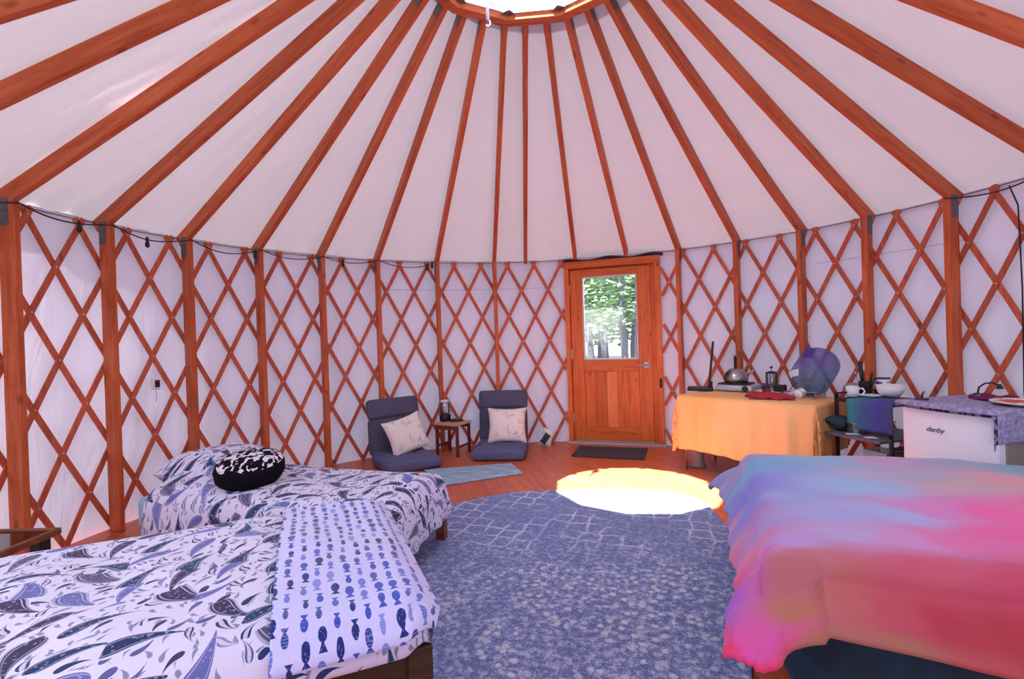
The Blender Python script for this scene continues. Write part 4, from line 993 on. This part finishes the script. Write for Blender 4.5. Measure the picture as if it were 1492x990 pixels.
def fcl(u, v):
    # a cloth over the fridge top, hanging down its right side
    a = -.012 + (FW + .17) * u; y = -.028 + (.52) * v
    yf_ = -.030 * math.sin(PI * min(1, max(0, a / FW))) ** .6 if v == 0 else 0
    z = FZ + .004
    if a > FW + .004: z -= (a - FW - .004); x = FW + .008 + .004 * math.sin(v * 22)
    else: x = a
    if v <= .04: z -= .030
    if v <= .04: y = -.036 - .020 * math.sin(PI * min(1, max(0, a / FW)))
    elif v < .09: y = -.034 - .018 * math.sin(PI * min(1, max(0, a / FW)))
    return Vector((x, y, z - FZ))
mb = MB(); mb.grid(60, 30, fcl); o = part('fridge_cloth', mb, M['grey_cloth'], None, smooth=True, solid=.003, soff=1); o.location = FA + Vector((0, 0, FZ)); o.rotation_euler = (0, 0, faz)
tag(o, 'grey and violet printed cloth covering the top of the fridge', 'cloth')
FT = FZ + .009
def fl(x, y, z=0): 
    p = FA + fd * x + Vector((-fd.y, fd.x, 0)) * y; return (p.x, p.y, FT + z)
pn = thing('frying_spatula', 'black spatula lying at the left edge of the fridge top', 'spatula', fl(.03, .10), 0, kind='thing')
mb = MB(); mb.tube([(0, 0, .006), (.06, .08, .010), (.13, .16, .016)], .006, 8); part('handle', mb, M['black'], pn, smooth=True)
mb = MB(); mb.box((-.02, -.028, .004), (.05, .06, .004), Matrix.Rotation(.85, 3, 'Z')); part('blade', mb, M['black'], pn)
pc_ = MB(); pc_.grid(20, 14, lambda u, v: Vector(((u - .5) * .16, (v - .5) * .14, .012 + .010 * math.sin(u * 9) * math.sin(v * 8)))); o = part('plum_cloth', pc_, M['plum'], None, smooth=True, solid=.012, soff=0); o.location = fl(.20, .36); o.rotation_euler = (0, 0, .4); tag(o, 'plum coloured folded cloth at the back of the fridge top', 'cloth')
gl = thing('gooseneck_lamp', 'tiny black gooseneck lamp on the plum cloth', 'lamp', fl(.17, .37, .022), 0, kind='thing')
mb = MB(); mb.tube([(-.03, .03, 0), (-.025, .025, .04), (-.005, .01, .062), (.018, -.008, .066), (.036, -.02, .052)], .0045, 8); part('neck', mb, M['black'], gl, smooth=True)
mb = MB(); mb.lathe([(.006, .012), (.018, -.012), (.016, -.014), (.001, -.006)], (.040, -.024, .048), 14); part('lamp_head', mb, M['black'], gl, smooth=True)
mb = MB(); mb.lathe([(.02, 0), (.018, .006), (.001, .008)], (-.03, .03, 0), 14); part('base', mb, M['black'], gl, smooth=True)
pt = thing('printed_plate', 'large plate with red print on the right of the fridge top', 'plate', fl(.40, .27), 0, kind='thing')
mb = MB(); mb.lathe([(.07, 0), (.08, .003), (.125, .014), (.135, .018), (.132, .021), (.12, .016), (.08, .007), (.001, .006)], n=40); part('plate_body', mb, M['plate'], pt, smooth=True)
bx = thing('storage_box', 'dark box on the floor beyond the right side of the fridge', 'box', (2.60, -.30, 0), faz, kind='thing')
bx.location = (2.56, -.13, 0)
mb = MB(); mb.box((0, 0, .26), (.24, .26, .52)); part('box_body', mb, M['fridge_side'], bx, bevel=.006)
mb = MB(); mb.box((0, 0, .54), (.26, .28, .04)); part('lid', mb, M['black'], bx, bevel=.008)

# ------------------------------------------------------------------ woods outside the door
def tree(x, y, h, r, crown0, cw, mat, label, n=900, s=.16):
    t = thing('forest_tree', label, 'tree', (x, y, -.5), 0, 'trees outside the door', 'thing')
    mb = MB(); pts = [(.06 * math.sin(q * 1.3 + x), .05 * math.cos(q + y), h * q / 6) for q in range(7)]; mb.tube(pts, r, 10, r * .35)
    for q in range(9):
        z = crown0 + (h * .9 - crown0) * q / 9; a = q * 2.4 + x; l_ = cw * (1 - .7 * q / 9) * .8
        mb.tube([(0, 0, z), (math.cos(a) * l_ * .5, math.sin(a) * l_ * .5, z + .05), (math.cos(a) * l_, math.sin(a) * l_, z - .1)], r * .22, 5, r * .05)
    part('trunk', mb, M['bark'], t, smooth=True)
    f = MB()
    for q in range(n):
        zz = random.random() ** .8; z = crown0 + (h - crown0) * zz; rr = cw * (1 - zz * .85) * random.random() ** .5; a = random.random() * 2 * PI
        c = Vector((rr * math.cos(a), rr * math.sin(a), z - rr * .15)); R_ = Matrix.Rotation(random.random() * 6.28, 3, 'Z') @ Matrix.Rotation(random.uniform(-.9, .9), 3, 'X'); ss = s * random.uniform(.5, 1.2)
        f.add([c + R_ @ Vector(p) * ss for p in ((-1, 0, 0), (-.3, -.45, 0.1), (1, 0, 0), (-.3, .45, .1))], [(0, 1, 2, 3)])
    part('foliage', f, M[mat], t)
    return t
rnd = random.Random(3)
spec = [(2.05, 9.5, .10, 'left'), (2.75, 11, .13, 'middle'), (1.55, 13, .12, 'left'), (3.3, 14, .14, 'right'), (2.4, 16, .15, 'middle'), (3.9, 18, .16, 'right'), (1.9, 20, .15, 'left'), (3.1, 22, .17, 'middle'), (4.8, 21, .16, 'right'), (2.3, 26, .2, 'left'), (3.7, 27, .2, 'middle'), (5.2, 28, .2, 'right'), (1.2, 28, .2, 'left'), (4.3, 33, .2, 'right'), (2.9, 34, .2, 'middle'), (-1.2, 14, .15, ''), (-4, 18, .18, ''), (-7.5, 22, .2, ''), (-2.5, 24, .2, ''), (6.5, 15, .16, ''), (8.5, 20, .2, ''), (11, 25, .2, ''), (-11, 17, .2, ''), (.2, 19, .16, ''), (5.2, 10.5, .13, '')]
look = ['slim tree with grey bark', 'tree with pale green leaves', 'tall dark conifer', 'bushy green tree', 'thick-trunked pine', 'tree with drooping needles']
for i, (x, y, r, side) in enumerate(spec):
    near = y < 17
    tree(x, y, rnd.uniform(6, 9), r, rnd.uniform(1.5, 2.4) if near else rnd.uniform(.9, 1.8), rnd.uniform(1.0, 1.5) if near else 2.0, 'foliage' if i % 2 else 'foliage_b',
         'forest tree seen through the door window among pale green foliage' if side else 'forest tree standing outside to one side of the door', 1500, .13 if near else .22)

# ------------------------------------------------------------------ light
sun = bpy.data.lights.new('sun', 'SUN'); sun.energy = 40.0; sun.angle = .009; sun.color = (.98, .98, .96)
so = bpy.data.objects.new('sun', sun); COL.objects.link(so)
so.rotation_euler = Vector((.68, 1.22, -3.33)).to_track_quat('-Z', 'Y').to_euler()
w = bpy.data.worlds.new('sky'); S.world = w; w.use_nodes = True; nt = w.node_tree; nt.nodes.clear()
sk = nt.nodes.new('ShaderNodeTexSky'); sk.sky_type = 'NISHITA'; sk.sun_disc = False; sk.sun_elevation = math.radians(64); sk.sun_rotation = math.radians(210); sk.air_density = 1.0; sk.dust_density = 2.0
bgn = nt.nodes.new('ShaderNodeBackground'); bgn.inputs[1].default_value = 1.35
mxx = nt.nodes.new('ShaderNodeMix'); mxx.data_type = 'RGBA'; mxx.inputs[0].default_value = .55; mxx.inputs[7].default_value = (3.4, 3.5, 3.9, 1)
nt.links.new(sk.outputs[0], mxx.inputs[6]); nt.links.new(mxx.outputs[2], bgn.inputs[0])
wo = nt.nodes.new('ShaderNodeOutputWorld'); nt.links.new(bgn.outputs[0], wo.inputs[0])

# ------------------------------------------------------------------ camera
cd = bpy.data.cameras.new('camera'); cam = bpy.data.objects.new('camera', cd); COL.objects.link(cam)
cd.sensor_fit = 'HORIZONTAL'; cd.sensor_width = 36; cd.lens = FPX / 1492 * 36; cd.clip_start = .02
fwd = Vector((math.sin(YAW) * math.cos(PIT), math.cos(YAW) * math.cos(PIT), -math.sin(PIT)))
rt_ = Vector((math.cos(YAW), -math.sin(YAW), 0)); dn = fwd.cross(rt_)
c_, s_ = math.cos(ROLL), math.sin(ROLL); X_ = rt_ * c_ + dn * s_; Y_ = rt_ * -s_ + dn * c_
cam.matrix_world = Matrix.Translation(CAM) @ Matrix((X_, -Y_, -fwd)).transposed().to_4x4()
S.camera = cam
S.view_settings.view_transform = 'Standard'; S.view_settings.look = 'None'; S.view_settings.gamma = 1; S.view_settings.exposure = 0.44; S.view_settings.use_curve_mapping = False
S.cycles.use_denoising = True; S.cycles.max_bounces = 10; S.cycles.diffuse_bounces = 6; S.cycles.transparent_max_bounces = 12; S.cycles.caustics_reflective = False; S.cycles.caustics_refractive = False; S.cycles.sample_clamp_indirect = 6
